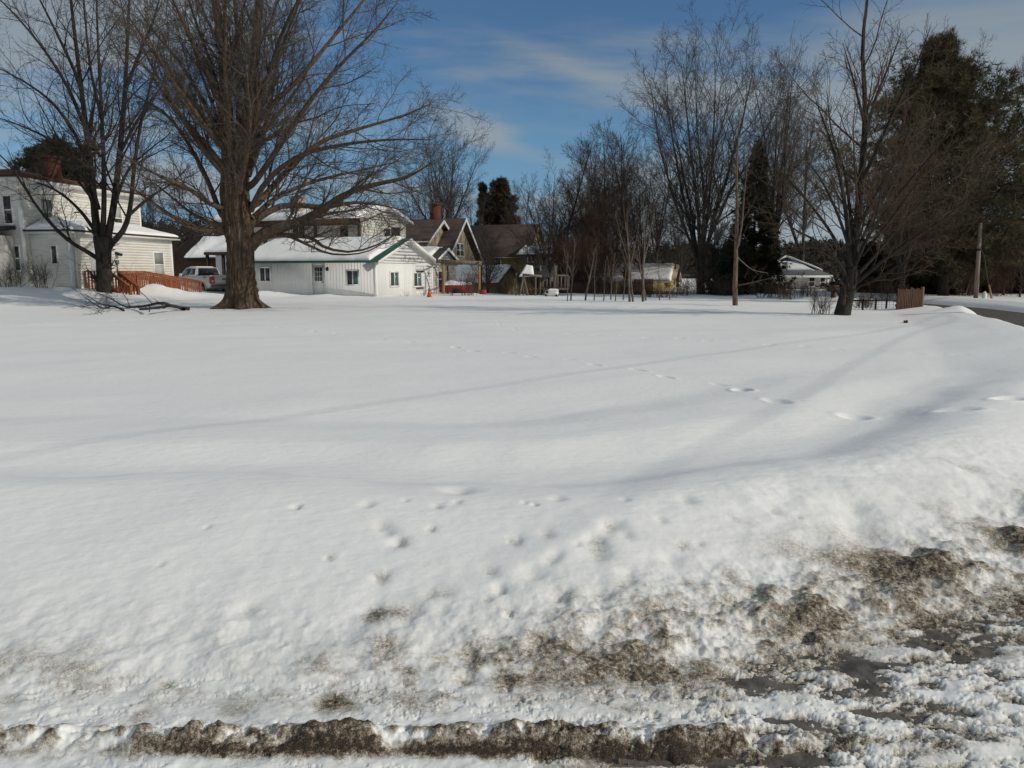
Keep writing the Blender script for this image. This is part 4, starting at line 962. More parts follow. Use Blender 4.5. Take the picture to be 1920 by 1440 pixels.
# ---------------- white house with hip roof at right
def hip_house():
    A = W(1552, 517, 66); f = Fr((A[0], A[1]), -20.2); Lg, Wg = 7.0, 3.6; ze, zr, zg = 1.15, 2.95, -2
    root = thing('hip_house', (A[0], A[1], -1), 'white house with grey hip roof partly under snow behind bare shrubs', 'house')
    mb = MB(); mb.box(f, -Lg, 0, 0, Wg, zg, ze)
    siding(mb, wm(f, 'front', 0), lambda z: (-Lg, 0), zg, ze, .2, .025); siding(mb, wm(f, 'right', 0), lambda z: (0, Wg), zg, ze, .2, .025); mb.build('wall', 'white_dirty', root)
    r = MB(); o = .4
    c = [f.P(-Lg-o, -o, ze), f.P(o, -o, ze), f.P(o, Wg+3+o, ze), f.P(-Lg-o, Wg+3+o, ze)]; c2 = [p+np.array([0, 0, .12]) for p in c]
    q = [f.P(-Lg/2-.9, 2.3, zr-.45), f.P(-Lg/2+.9, 2.3, zr-.45), f.P(-Lg/2, 2.3, zr), f.P(-Lg/2, Wg, zr)]
    r.add(c+c2+q, [(0, 1, 5, 4), (1, 2, 6, 5), (2, 3, 7, 6), (3, 0, 4, 7), (4, 5, 9, 8), (5, 6, 11, 10, 9), (7, 4, 8, 10, 11), (6, 7, 11), (8, 9, 10), (3, 2, 1, 0)]); r.build('roof', 'roof_grey', root)
    t = MB(); t.beam(q[0]-.1*f.v, q[2]-.1*f.v+np.array([0, 0, .06]), .12, .14); t.beam(q[1]-.1*f.v, q[2]-.1*f.v+np.array([0, 0, .06]), .12, .14); t.box(f, -Lg-o, o, -o-.03, -o-.003, ze-.1, ze+.1); t.build('trim', 'white_trim', root)
    s = MB(); P0, P1, P2, P3 = c2[0], c2[1], q[1], q[0]
    L = lambda a, b, t: a*(1-t)+b*t
    snow_patch(s, L(L(P0, P3, .32), L(P1, P2, .32), .05), L(L(P0, P3, .32), L(P1, P2, .32), .9), L(P3, P2, .98), L(P3, P2, .02), T=.14, seed=51)
    snow_patch(s, L(c2[1], q[1], .3)+.1*f.u, L(c2[2], q[3], .3), L(q[2], q[3], .95), L(q[1], q[2], .9), T=.14, seed=52); s.build('roof_snow', 'roof_snow', root, smooth=True)
    win_px(root, f, 'front', 0, 1519, 1528, 520, 536, style='hung', frame='white_trim'); win_px(root, f, 'front', 0, 1540, 1547, 521, 537, style='hung', frame='white_trim')
    win_px(root, f, 'right', 0, 1556, 1562, 520, 540, style='hung', frame='white_trim')
hip_house()

# ---------------- brown barn far behind the truck
def barn():
    A = W(420, 482, 84); f = Fr((A[0], A[1]), -10); root = thing('brown_barn', (A[0], A[1], 0), 'far brown weathered barn with snowy roof beyond the pickup truck', 'barn')
    mb = MB(); gable_wall(mb, f, -6.5, 3, 0, 7, -1.5, 3.2, 5.4); mb.build('wall', 'stockade', root)
    r = MB(); gable_roof(r, f, -4.2, 3, 0, 7, 3.25, 5.45, .4, .4, .12); r.build('roof', 'roof_dark', root)
    s = MB(); slope_snow(s, f, -4.2, 3, 0, 7, 3.25, 5.45, 'front', .4, .4, .12, T=.2, seed=61, wave=1.0); s.build('roof_snow', 'roof_snow', root, smooth=True)
barn()

# ================================================================== TRUCK
def truck():
    p = W(397, 551, 52.8); ang = math.degrees(math.atan2(.63, -.777)); f = Fr((p[0], p[1], -.10), ang)      # u forward, v to the left side
    root = thing('pickup_truck', f.P(0, 0, 0), 'champagne pickup truck parked between the ramp and the big maple', 'truck')
    Wd = 2.0                                                  # body spans v from -Wd to 0 (left side at v=0)
    def arch(cx, r, z0, n=9): return [(cx+r*cos(t), z0+r*sin(t)) for t in np.linspace(pi, 0, n)]
    rw, fw = 1.25, 4.95; zb = .52
    prof = [(.06, .62), (.06, 1.42), (2.0, 1.40), (4.3, 1.36), (5.5, 1.24), (5.82, 1.1), (5.85, .55), (fw+.55, zb)]+arch(fw, .52, .42)[::-1]+[(fw-.55, zb), (rw+.55, zb)]+arch(rw, .52, .42)[::-1]+[(rw-.55, zb)]
    mb = MB(); n = len(prof); vs = []
    sec = [(-Wd, .94), (-Wd+.06, 1.0), (-.06, 1.0), (0, .94)]
    for vv, sc_ in ((-Wd+.0, 0), (0, 0)):
        vs += [f.P(u, vv, z) for u, z in prof]
    mb.add(vs, [(i, (i+1) % n, n+(i+1) % n, n+i) for i in range(n)])
    # triangulated sides: fan between top line and bottom line using column strips
    top = lambda u: np.interp(u, [.06, 2.0, 4.3, 5.5, 5.82, 5.85], [1.42, 1.40, 1.36, 1.24, 1.1, 1.0])
    def bot(u):
        z = .60 if u < .2 else zb
        for cx in (rw, fw):
            if abs(u-cx) < .52: z = max(z, .42+math.sqrt(max(0, .52**2-(u-cx)**2)))
        return z
    us = sorted(set(list(np.linspace(.06, 5.85, 60))+[rw-.52, rw+.52, fw-.52, fw+.52]))
    for vv, so in ((-Wd, -1), (0, 1)):
        rows = []
        for u in us:
            b, t = bot(u), top(u); rows.append([f.P(u, vv, b), f.P(u, vv+so*.035, b+(t-b)*.45), f.P(u, vv+so*.03, b+(t-b)*.8), f.P(u, vv-so*.03, t)])
        V = [q for r_ in rows for q in r_]; F = []
        for i in range(len(us)-1):
            for j in range(3): F.append((i*4+j, (i+1)*4+j, (i+1)*4+j+1, i*4+j+1))
        mb.add(V, F)
    for cx in (rw, fw):                                       # fender lips
        for vv in (.03, -Wd-.03):
            pts = np.array([f.P(cx+.54*cos(t), vv, .42+.54*sin(t)) for t in np.linspace(-.1, pi+.1, 16)]); mb.tubes(pts[None], np.full((1, 16), .035), 6)
    mb.build('body', 'truck', root)
    MB().box(f, .03, .10, -Wd+.16, -.16, .66, 1.43).box(f, .02, .11, -Wd+.22, -.22, 1.37, 1.45).build('tailgate', 'truck', root)
    MB().box(f, .005, .03, -Wd/2-.14, -Wd/2+.14, 1.12, 1.2).build('tailgate_handle', 'black', root)
    MB().box(f, .05, 2.0, -Wd+.04, -.04, 1.425, 1.455).build('bed_rail', 'black', root)
    # cab
    zc, zt = 1.40, 1.96
    c0 = [f.P(2.0, -Wd+.06, zc-.03), f.P(4.55, -Wd+.06, zc-.06), f.P(4.55, -.06, zc-.06), f.P(2.0, -.06, zc-.03)]
    c1 = [f.P(2.18, -Wd+.24, zt), f.P(3.75, -Wd+.24, zt), f.P(3.75, -.24, zt), f.P(2.18, -.24, zt)]
    m2 = [f.P(2.5, -Wd+.30, zt+.035), f.P(3.5, -Wd+.30, zt+.035), f.P(3.5, -.30, zt+.035), f.P(2.5, -.30, zt+.035)]
    MB().add(c0+c1+m2, [(0, 1, 5, 4), (1, 2, 6, 5), (2, 3, 7, 6), (3, 0, 4, 7), (4, 5, 9, 8), (5, 6, 10, 9), (6, 7, 11, 10), (7, 4, 8, 11), (8, 9, 10, 11)]).build('cab', 'truck', root)
    def face(a, b, c, d, s0, s1, t0, t1, off):                # inset quad on a face
        L = lambda p, q, t: p*(1-t)+q*t
        n_ = np.cross(b-a, d-a); n_ /= np.linalg.norm(n_); q = [L(L(a, b, s), L(d, c, s), t)+n_*off for s, t in ((s0, t0), (s1, t0), (s1, t1), (s0, t1))]
        return q, n_
    def pane(name, a, b, c, d, s0, s1, t0, t1):
        q, n_ = face(a, b, c, d, s0, s1, t0, t1, .004); MB().prism(q, n_*.012).build(name, 'truck_glass', root)
    pane('rear_window', c0[0], c0[3], c1[3], c1[0], .05, .95, .10, .93) if False else None
    q, n_ = face(c0[3], c0[0], c1[0], c1[3], .05, .95, .08, .94, -.004); n_ = n_ if n_@(-f.u) > 0 else -n_
    MB().prism([p_+n_*.012 for p_ in q], n_*.012).build('rear_window', 'truck_glass', root)
    for s0, s1 in ((.13, .42), (.46, .86)):
        for (a, b, c, d, sg) in ((c0[3], c0[2], c1[2], c1[3], 1), (c0[0], c0[1], c1[1], c1[0], -1)):
            q, n_ = face(a, b, c, d, s0, s1, .14, .9, 0); n_ = n_ if n_@(f.v*sg) > 0 else -n_
            MB().prism([p_+n_*.006 for p_ in q], n_*.012).build('side_window', 'truck_glass', root)
    q, n_ = face(c0[1], c0[2], c1[2], c1[1], .04, .96, .08, .94, 0); n_ = n_ if n_@f.u > 0 else -n_
    MB().prism([p_+n_*.006 for p_ in q], n_*.012).build('windscreen', 'truck_glass', root)
    for cx in (rw, fw):
        for vv, sg in ((-.02, 1), (-Wd+.02, -1)):
            a = f.P(cx, vv-sg*.26, .40); b = f.P(cx, vv+sg*.0, .40); w_ = MB().cyl(a, b, .41, k=22).build('wheel', 'tyre', root)
            r_ = MB().cyl(f.P(cx, vv+sg*.002, .40), f.P(cx, vv+sg*.012, .40), .25, k=20)
            for t in np.arange(6)*pi/3: r_.beam(f.P(cx, vv+sg*.016, .40), f.P(cx+.24*cos(t), vv+sg*.016, .40+.24*sin(t)), .02, .06)
            r_.build('rim', 'rim', w_)
    for vv in (-.13, -Wd+.13):
        tl = MB().box(f, .0, .16, vv-.14 if vv > -1 else vv-.17, vv+.17 if vv > -1 else vv+.14, .86, 1.34).build('tail_light', 'tail_red', root)
        MB().box(f, -.012, .0-.002, vv-.08, vv+.08, .93, 1.06).build('reverse_lens', 'tail_white', tl)
    MB().box(f, -.14, .05, -Wd+.04, -.04, .50, .72).build('bumper', 'bumper', root)
    MB().box(f, -.145, .04, -Wd+.5, -.5, .725, .74).build('bumper_step', 'black', root)
    MB().beam(f.P(3.9, 0, 1.40), f.P(3.9, .24, 1.46), .12, .2).build('mirror', 'truck', root)
    MB().box(f, .55, .95, .036, .042, 1.26, 1.31).build('badge', 'black', root)
    s = MB(); snow_patch(s, f.P(2.5, -Wd+.32, zt+.04), f.P(3.5, -Wd+.32, zt+.04), f.P(3.5, -.32, zt+.04), f.P(2.5, -.32, zt+.04), T=.05, nu=14, nv=14, edge=.2, seed=3); s.build('roof_snow', 'roof_snow', root, smooth=True)
truck()
# ================================================================== TREES
Z3 = np.array([0, 0, 1.0])
def limb_px(pts, Y0, dep, r0, r1, n=14, pw=.9, py0=None):
    """limb through photo points; depth drifts by dep metres from root to tip"""
    k = len(pts); P = np.array([W(px, py, Y0+dep*(i/(k-1))**1.1) for i, (px, py) in enumerate(pts)])
    P = spline(P, n); t = np.linspace(0, 1, n)
    return P, r1+(r0-r1)*(1-t)**pw
def maple_trunk(base, Y0):
    """furrowed, flared trunk with root spread, built as a displaced tube"""
    pts = [(457, 580), (455, 560), (452, 530), (451, 500), (451, 470), (450, 440), (444, 400), (442, 360), (443, 320), (445, 275)]
    wid = [86, 60, 51, 47, 48, 53, 50, 47, 45, 43]          # width in photo pixels
    C0 = spline(np.array([W(px, py, Y0) for px, py in pts]), 190); sc_ = Y0/FPX/cp
    rad = np.interp(np.linspace(0, 9, 190), range(10), np.array(wid)/2*sc_*1.0)
    na = 150; th = np.linspace(0, 2*pi, na, endpoint=False)
    H = C0[:, 2][:, None]; T = np.broadcast_to(th[None, :], (190, na))
    tw = T*1.0+.10*np.sin(H*1.1)
    x = np.cos(tw)*3.4; y = np.sin(tw)*3.4
    def n3(s, zs, sd): return fbm(x*s+H*zs*.35, y*s+H*zs, 4, sd)
    ridge = np.abs(n3(2.1, .55, 3))*.16+.06*n3(5.0, 1.6, 7)
    roots = (1+.34*np.cos(5*T+.6)*np.exp(-np.maximum(H-base[2], 0)/.28)+.12*np.cos(3*T+2)*np.exp(-np.maximum(H-base[2], 0)/.9))
    Rr = rad[:, None]*roots*(1+.08*n3(.45, .35, 13))-.09+ridge+.02
    V = np.stack([C0[:, 0][:, None]+Rr*np.cos(T), C0[:, 1][:, None]+Rr*np.sin(T), np.broadcast_to(H, T.shape)], -1)
    mb = MB(); i = np.arange(189)[:, None]*na; j = np.arange(na)[None, :]; j2 = (j+1) % na
    mb.big.append((V.reshape(-1, 3), np.stack([i+j, i+j2, i+na+j2, i+na+j], -1).reshape(-1, 4)))
    return mb
def big_maple():
    Y0 = 33.0; base = W(457, 576, Y0); s = Y0/FPX
    mb = maple_trunk(base, Y0)
    L = []
    def add(pts, dep, w0, w1=1.2): L.append(limb_px(pts, Y0, dep, w0*s/2, w1*s/2))
    add([(430, 300), (424, 200), (418, 100), (404, 0), (392, -100), (384, -190)], 1.2, 30, 3)
    add([(462, 310), (472, 220), (476, 140), (487, 0), (500, -110), (520, -200)], -1.0, 30, 3)
    add([(446, 300), (449, 200), (447, 90), (438, -40), (446, -170)], 2.2, 17, 2)
    # right side
    add([(470, 462), (496, 436), (535, 425), (585, 405), (647, 365), (697, 347), (765, 332), (815, 300)], -2.2, 30, 1.5)
    add([(468, 425), (490, 405), (535, 385), (610, 388), (660, 380), (712, 384), (770, 398)], 2.0, 20, 1.5)
    add([(490, 448), (520, 440), (560, 443), (585, 447), (612, 465), (660, 472), (712, 457), (760, 425)], -3.0, 13, 1.2)
    add([(500, 442), (540, 443), (575, 458), (620, 476), (680, 474), (730, 450)], -4.2, 9, 1.2)
    add([(468, 385), (486, 378), (537, 322), (596, 269), (672, 242), (761, 215), (815, 190)], 2.5, 19, 1.5)
    add([(466, 350), (480, 338), (517, 285), (582, 188), (640, 120), (700, 60), (745, 5)], -2.5, 17, 1.5)
    add([(464, 300), (486, 224), (560, 148), (627, 67), (690, -10), (735, -80)], 2.2, 16, 1.5)
    add([(470, 395), (500, 340), (560, 293), (640, 272), (730, 262), (810, 262)], -4.0, 15, 1.3)
    add([(466, 330), (500, 230), (520, 120), (555, 20), (600, -80)], 4.0, 13, 1.5)
    add([(468, 240), (500, 150), (530, 60), (575, -30), (620, -120)], -3.2, 12, 1.5)
    add([(472, 410), (520, 370), (590, 340), (680, 318), (760, 300)], 4.8, 14, 1.3)
    # left side
    add([(432, 432), (412, 432), (367, 430), (313, 399), (250, 354), (205, 322)], -2.2, 17, 1.3)
    add([(430, 415), (414, 400), (390, 340), (358, 278), (313, 215), (255, 180), (205, 150)], 1.5, 16, 1.4)
    add([(432, 390), (400, 385), (350, 352), (300, 330), (245, 300), (200, 262)], -4.2, 13, 1.2)
    add([(430, 345), (419, 313), (372, 255), (322, 197), (269, 121), (224, 90)], -2.0, 17, 1.4)
    add([(432, 310), (424, 287), (394, 215), (340, 121), (287, 58), (240, -10)], 3.0, 16, 1.4)
    add([(428, 270), (405, 180), (360, 80), (320, -10), (280, -90)], -3.2, 14, 1.4)
    add([(430, 420), (405, 420), (360, 400), (310, 360), (270, 330)], 3.5, 12, 1.2)
    add([(424, 220), (395, 120), (360, 20), (335, -70)], 2.2, 12, 1.4)
    rng = RNG(77)
    # limbs pointing towards and away from the viewer
    q = []
    for k in range(12):
        h = rng.uniform(3.6, 7.2); c = W(447, 500, Y0); az = (pi/2 if k % 2 else -pi/2)+rng.normal()*.5; e = rng.uniform(.35, .9)
        p0 = np.array([[c[0]-.1, Y0, h]]); d = np.array([[cos(az)*cos(e), sin(az)*cos(e), sin(e)]])
        P, Rr = grow(p0, d, np.array([rng.uniform(6.5, 9.5)]), np.array([.17]), 14, .035, .06, rng, .02); L.append((P[0], Rr[0]))
    L = [(p_, r_*(.78 if i_ > 1 else .9)) for i_, (p_, r_) in enumerate(L)]
    lv = [dict(m=14, ang=40, lenf=.40, rf=.36, n=9, up=.035, wob=.125, rtip=.010, tmin=.16, taper=.45, k=6, trunk=True, upbias=.14),
          dict(m=9, ang=40, lenf=.50, rf=.5, n=7, up=.02, wob=.135, rtip=.005, tmin=.12, k=4),
          dict(m=8, ang=42, lenf=.52, rf=.6, n=5, up=.02, wob=.12, rtip=.0042, tmin=.12, k=3, lmin=.15),
          dict(m=4, ang=45, lenf=.55, rf=.7, n=4, up=.03, wob=.14, rtip=.003, tmin=.15, k=3, lmin=.12, drop=.15)]
    bare_tree('maple_tree', base, L, 'huge bare maple with shaggy thick trunk in front of the garage', 'tree', lv, 'bark_big', 'twig_big', 3, trunk_mb=mb, kt=10, zcut=2.3)
big_maple()

def left_tree():
    Y0 = 42.0; base = W(195, 553, Y0); s = Y0/FPX; L = []
    def add(pts, dep, w0, w1=1.2): L.append(limb_px(pts, Y0, dep, w0*s/2, w1*s/2))
    add([(195, 562), (195, 545), (195, 515), (194, 480), (192, 445)], 0, 34, 31)
    L[-1] = (L[-1][0], np.interp(np.linspace(0, 1, 14), [0, .12, .3, .75, 1], np.array([40, 31, 27, 28, 34])/2*s))
    add([(185, 455), (178, 400), (172, 330), (160, 230), (148, 130), (135, 20), (125, -80)], 1.0, 19, 3)
    add([(192, 455), (195, 380), (194, 300), (190, 200), (184, 90), (180, -40)], -1.5, 13, 2.5)
    add([(200, 455), (214, 380), (226, 270), (235, 160), (240, 50), (245, -60)], 1.5, 17, 3)
    add([(206, 460), (232, 430), (244, 390), (250, 330), (262, 240), (285, 150), (300, 60)], -.8, 14, 2)
    add([(182, 484), (160, 470), (130, 452), (100, 424), (70, 388), (45, 350), (10, 300), (-25, 270)], -1.6, 11, 1.5)
    add([(176, 430), (150, 395), (110, 360), (60, 340), (0, 335)], 2, 9, 1.2)
    add([(174, 380), (150, 320), (105, 270), (50, 240), (-20, 215)], -2.2, 10, 1.2)
    add([(170, 320), (140, 250), (95, 190), (40, 150), (-20, 120)], 1.5, 10, 1.2)
    add([(160, 240), (125, 160), (80, 90), (30, 30), (-20, -20)], -1.8, 9, 1.2)
    add([(152, 160), (115, 80), (75, 0), (40, -70)], 2.0, 8, 1.2)
    add([(224, 290), (255, 230), (290, 180), (320, 140)], 2.4, 8, 1.2)
    add([(234, 170), (262, 100), (290, 30), (310, -50)], -2, 8, 1.2)
    add([(190, 220), (170, 130), (160, 40), (150, -60)], 3, 8, 1.2)
    add([(240, 405), (280, 370), (320, 345), (355, 310)], 2.5, 8, 1.2)
    add([(215, 380), (240, 320), (275, 285), (320, 250)], -2.8, 8, 1.2)
    rng = RNG(78)
    for k in range(7):
        h = rng.uniform(4.5, 9); az = (pi/2 if k % 2 else -pi/2)+rng.normal()*.5; e = rng.uniform(.5, 1.0)
        P, Rr = grow(np.array([[base[0]+rng.normal()*.3, Y0, h]]), np.array([[cos(az)*cos(e), sin(az)*cos(e), sin(e)]]), np.array([rng.uniform(4.5, 7.5)]), np.array([.11]), 14, .035, .06, rng, .02); L.append((P[0], Rr[0]))
    L = [(p_, r_*(.80 if i_ > 0 else .95)) for i_, (p_, r_) in enumerate(L)]
    lv = [dict(m=10, ang=42, lenf=.46, rf=.38, n=8, up=.04, wob=.12, rtip=.010, tmin=.2, taper=.4, k=5, trunk=True, upbias=.12),
          dict(m=7, ang=42, lenf=.5, rf=.55, n=6, up=.025, wob=.11, rtip=.006, tmin=.12, k=4),
          dict(m=6, ang=42, lenf=.52, rf=.6, n=5, up=.02, wob=.12, rtip=.0045, tmin=.12, k=3, lmin=.18),
          dict(m=3, ang=45, lenf=.55, rf=.7, n=4, up=.03, wob=.14, rtip=.0035, tmin=.2, k=3, lmin=.15, drop=.2)]
    bare_tree('maple_tree', base, L, 'dark multi-stemmed bare maple beside the wooden ramp', 'tree', lv, 'bark_dark', 'twig_dark', 4, kt=9)
left_tree()

def right_tree():
    Y0 = 26.8; base = W(1580, 593, Y0); s = Y0/FPX; L = []
    def add(pts, dep, w0, w1=1.2): L.append(limb_px(pts, Y0, dep, w0*s/2, w1*s/2))
    add([(1577, 604), (1580, 585), (1587, 555), (1592, 530), (1596, 505)], 0, 40, 30)
    L[-1] = (L[-1][0], np.interp(np.linspace(0, 1, 14), [0, .15, .4, 1], np.array([46, 33, 29, 26])/2*s))
    add([(1596, 515), (1605, 440), (1614, 350), (1620, 270), (1622, 190), (1617, 90), (1626, 0), (1632, -60)], 1.0, 20, 2.5)
    add([(1595, 512), (1590, 440), (1582, 370), (1565, 290), (1545, 230), (1530, 190)], -1.0, 12, 1.5)
    add([(1620, 270), (1640, 190), (1668, 120), (1690, 60)], 1.6, 9, 1.2)
    add([(1614, 340), (1640, 290), (1680, 200), (1715, 130), (1745, 50)], -1.5, 10, 1.2)
    add([(1620, 230), (1600, 150), (1580, 80)], 1.2, 7, 1)
    # left, arching
    add([(1592, 530), (1570, 490), (1535, 455), (1490, 430), (1460, 405)], -1.5, 9, 1.2)
    add([(1594, 510), (1560, 440), (1520, 385), (1480, 340), (1455, 310)], 1.2, 9, 1.2)
    add([(1597, 480), (1570, 400), (1535, 330), (1500, 290)], -2.2, 8, 1.2)
    add([(1600, 460), (1585, 330), (1560, 250), (1550, 170)], 2.2, 8, 1.2)
    # right, wide sweeping brownish limbs
    add([(1600, 535), (1630, 510), (1680, 470), (1740, 430), (1800, 385), (1855, 330)], -1.0, 10, 1.2)
    add([(1598, 525), (1640, 480), (1690, 420), (1750, 360), (1810, 320), (1850, 270)], 1.6, 9, 1.2)
    add([(1600, 505), (1630, 440), (1680, 370), (1730, 310), (1780, 250)], -2.2, 9, 1.2)
    add([(1602, 480), (1640, 400), (1690, 320), (1730, 250)], 2.6, 9, 1.2)
    add([(1602, 540), (1640, 525), (1700, 490), (1760, 470), (1820, 445)], -2.4, 8, 1.2)
    add([(1606, 430), (1650, 350), (1690, 280), (1710, 220)], -3, 8, 1.2)
    rng = RNG(79)
    for k in range(8):
        h = rng.uniform(2.0, 6); az = (pi/2 if k % 2 else -pi/2)+rng.normal()*.6; e = rng.uniform(.4, 1.0)
        P, Rr = grow(np.array([[base[0]+.45+rng.normal()*.1, Y0, h]]), np.array([[cos(az)*cos(e), sin(az)*cos(e), sin(e)]]), np.array([rng.uniform(2.5, 4.2)]), np.array([.06]), 14, .03, .06, rng, .012); L.append((P[0], Rr[0]))
    L = [(p_, r_*(.82 if i_ > 0 else .95)) for i_, (p_, r_) in enumerate(L)]
    lv = [dict(m=11, ang=38, lenf=.5, rf=.38, n=8, up=.02, wob=.10, rtip=.007, tmin=.2, k=5),
          dict(m=7, ang=40, lenf=.5, rf=.55, n=6, up=.015, wob=.11, rtip=.0045, tmin=.12, k=4),
          dict(m=5, ang=42, lenf=.52, rf=.6, n=5, up=.015, wob=.12, rtip=.0032, tmin=.12, k=3, lmin=.10, drop=.1)]
    bare_tree('maple_tree', base, L, 'leaning bare tree with sweeping brownish twigs near the wooden fence panel', 'tree', lv, 'bark_dark', 'twig_brown', 5, kt=9)
right_tree()

LV_FAR = [dict(m=17, ang=31, lenf=.36, rf=.42, n=7, up=.05, wob=.11, rtip=.011, tmin=.14, taper=.30, k=4, trunk=True),
          dict(m=10, ang=36, lenf=.44, rf=.5, n=5, up=.03, wob=.10, rtip=.008, tmin=.10, k=3),
          dict(m=7, ang=40, lenf=.5, rf=.6, n=4, up=.03, wob=.12, rtip=.006, tmin=.12, k=3, lmin=.15),
          dict(m=3, ang=40, lenf=.55, rf=.75, n=3, up=.03, wob=.12, rtip=.004, tmin=.2, k=3, lmin=.18, drop=.1)]
LV_FULL = [dict(m=17, ang=44, lenf=.40, rf=.40, n=7, up=.06, wob=.08, rtip=.009, tmin=.10, taper=.5, k=4, trunk=True)]+LV_FAR[1:]
LV_LEAD = [dict(m=34, ang=52, lenf=.40, rf=.34, n=8, up=.05, wob=.08, rtip=.010, tmin=.16, taper=.72, k=4, trunk=True), dict(m=10, ang=38, lenf=.45, rf=.5, n=6, up=.03, wob=.1, rtip=.007, tmin=.12, k=3)]+LV_FAR[2:]
def vase_px(px, pyb, pyt, Y, wpx, label, seed, fork=.2, nst=6, zb=None, bark='bark_grey', twig='twig_grey', curve=.10, spread=None, lv=LV_FAR, group=None, lean=0.0, name='bare_tree'):
    b = W(px, pyb, Y); zt = W(px, pyt, Y)[2]; z0 = b[2] if zb is None else zb; H = zt-z0
    if spread is None: spread = math.degrees(math.atan(wpx/2*Y/FPX/(H*(1-fork))))*1.15
    r = max(.05, .0145*H)
    limbs = vase((b[0], Y, z0-.1), H, r, H*fork, nst, spread, seed, curve=curve, lean=(lean, 0))
    return bare_tree(name, (b[0], Y, z0), limbs, label, 'tree', lv, bark, twig, seed+500, group=group, kt=7)
vase_px(1312, 556, 88, 58, 250, 'tallest vase-shaped bare tree, several stems, left of the dark spruce', 11, fork=.13, nst=9, zb=-.6, curve=.07)
vase_px(1428, 556, 128, 64, 210, 'tall spreading bare tree rising just behind the dark spruce', 12, fork=.2, nst=7, zb=-.8, curve=.06, lean=.6)
vase_px(1500, 550, 190, 74, 130, 'bare tree between the spruce and the leaning tree', 13, fork=.25, nst=4, zb=-1.2, lv=LV_FULL)
vase_px(1062, 560, 262, 58, 140, 'bare tree with a straight trunk in front of the olive house wing', 14, fork=.3, nst=1, zb=-.3, bark='bark_dark', curve=.0, lv=LV_LEAD)
vase_px(1122, 558, 250, 63, 130, 'bare tree with thick twin trunk behind the saplings', 15, fork=.15, nst=4, zb=-.7, lv=LV_FULL)
vase_px(1172, 556, 246, 67, 120, 'bare tree standing left of the tallest vase-shaped tree', 16, fork=.22, nst=4, zb=-1, lv=LV_FULL)
vase_px(1228, 552, 290, 78, 110, 'bare tree behind the snowy roof of the yellow garage', 17, fork=.3, nst=4, zb=-1.4, lv=LV_FULL)
vase_px(1090, 552, 330, 76, 110, 'shorter bare tree behind the twin-trunked tree', 18, fork=.25, nst=4, zb=-1.4, twig='twig_red', lv=LV_FULL)
vase_px(835, 540, 257, 84, 125, 'rounded bare tree rising behind the shingled gable house', 19, fork=.32, nst=9, zb=-1.2, curve=.05)
vase_px(778, 520, 352, 96, 90, 'low bare tree left of the tall brick chimney', 20, fork=.2, nst=4, zb=-1.2, lv=LV_FULL)
vase_px(893, 520, 360, 97, 60, 'low bare tree between the gable house and the evergreens', 21, fork=.2, nst=3, zb=-1.2, lv=LV_FULL)
vase_px(985, 520, 350, 98, 90, 'bare tree behind the olive house roof', 22, fork=.2, nst=4, zb=-1.2, lv=LV_FULL)
vase_px(286, 520, 362, 72, 70, 'bare tree behind the white house wing', 23, fork=.15, nst=6, zb=0, twig='twig_dark', bark='bark_dark')
vase_px(322, 515, 412, 92, 60, 'dim bare tree at the foot of the hill behind the truck', 24, fork=.15, nst=5, zb=0, twig='twig_dark')
vase_px(1765, 560, 110, 52, 200, 'bare tree rising behind the big pine', 25, fork=.3, nst=6, zb=0, twig='twig_brown', bark='bark_dark')
vase_px(1690, 566, 300, 38, 190, 'low spreading brown tree in front of the big pine', 26, fork=.2, nst=7, zb=0, twig='twig_brown', bark='bark_dark', curve=.02)
vase_px(1790, 566, 330, 49, 170, 'brown twiggy tree beside the utility pole', 27, fork=.2, nst=7, zb=0, twig='twig_brown', bark='bark_dark', curve=.02)
vase_px(1880, 560, 425, 50, 90, 'russet twiggy tree right of the utility pole', 28, fork=.15, nst=6, zb=0, twig='twig_red', bark='bark_dark', curve=.02)
vase_px(1912, 556, 440, 46, 70, 'pale-stemmed bare tree at the right edge above the snowbank', 29, fork=.3, nst=5, zb=.1, twig='twig_brown', bark='bark_grey', curve=.02)

for i, (px, pt, Y, w, lb) in enumerate([(1082, 372, 59, 80, 'small twiggy tree right of the straight-trunked tree'), (1145, 380, 57, 80, 'small twiggy tree between the twin trunk and yellow garage'), (1112, 395, 61, 80, 'small reddish tree in the middle of the russet thicket'), (1055, 420, 60, 60, 'small reddish tree at the left edge of the russet thicket'), (1270, 372, 72, 90, 'small bare tree behind the yellow gable'), (1028, 330, 66, 80, 'mid-height bare tree left of the straight-trunked tree'), (1100, 300, 70, 90, 'mid-height bare tree right of the straight-trunked tree'), (1200, 300, 72, 90, 'mid-height bare tree over the yellow garage ridge'), (1150, 320, 74, 80, 'mid-height bare tree behind the dark olive shed'), (1345, 402, 54, 70, 'small twiggy tree left of the slim forked tree'), (915, 430, 58, 70, 'small bare tree before the low olive shed'), (1010, 440, 57, 60, 'small bare tree rising behind the play set')]):
    vase_px(px, 560, pt, Y, w, lb, 400+i, fork=.12, nst=5, zb=-.7, lv=LV_FULL, twig='twig_red' if i in (0, 1, 2, 3) else 'twig_grey', group='small bare trees in the thicket behind the field')
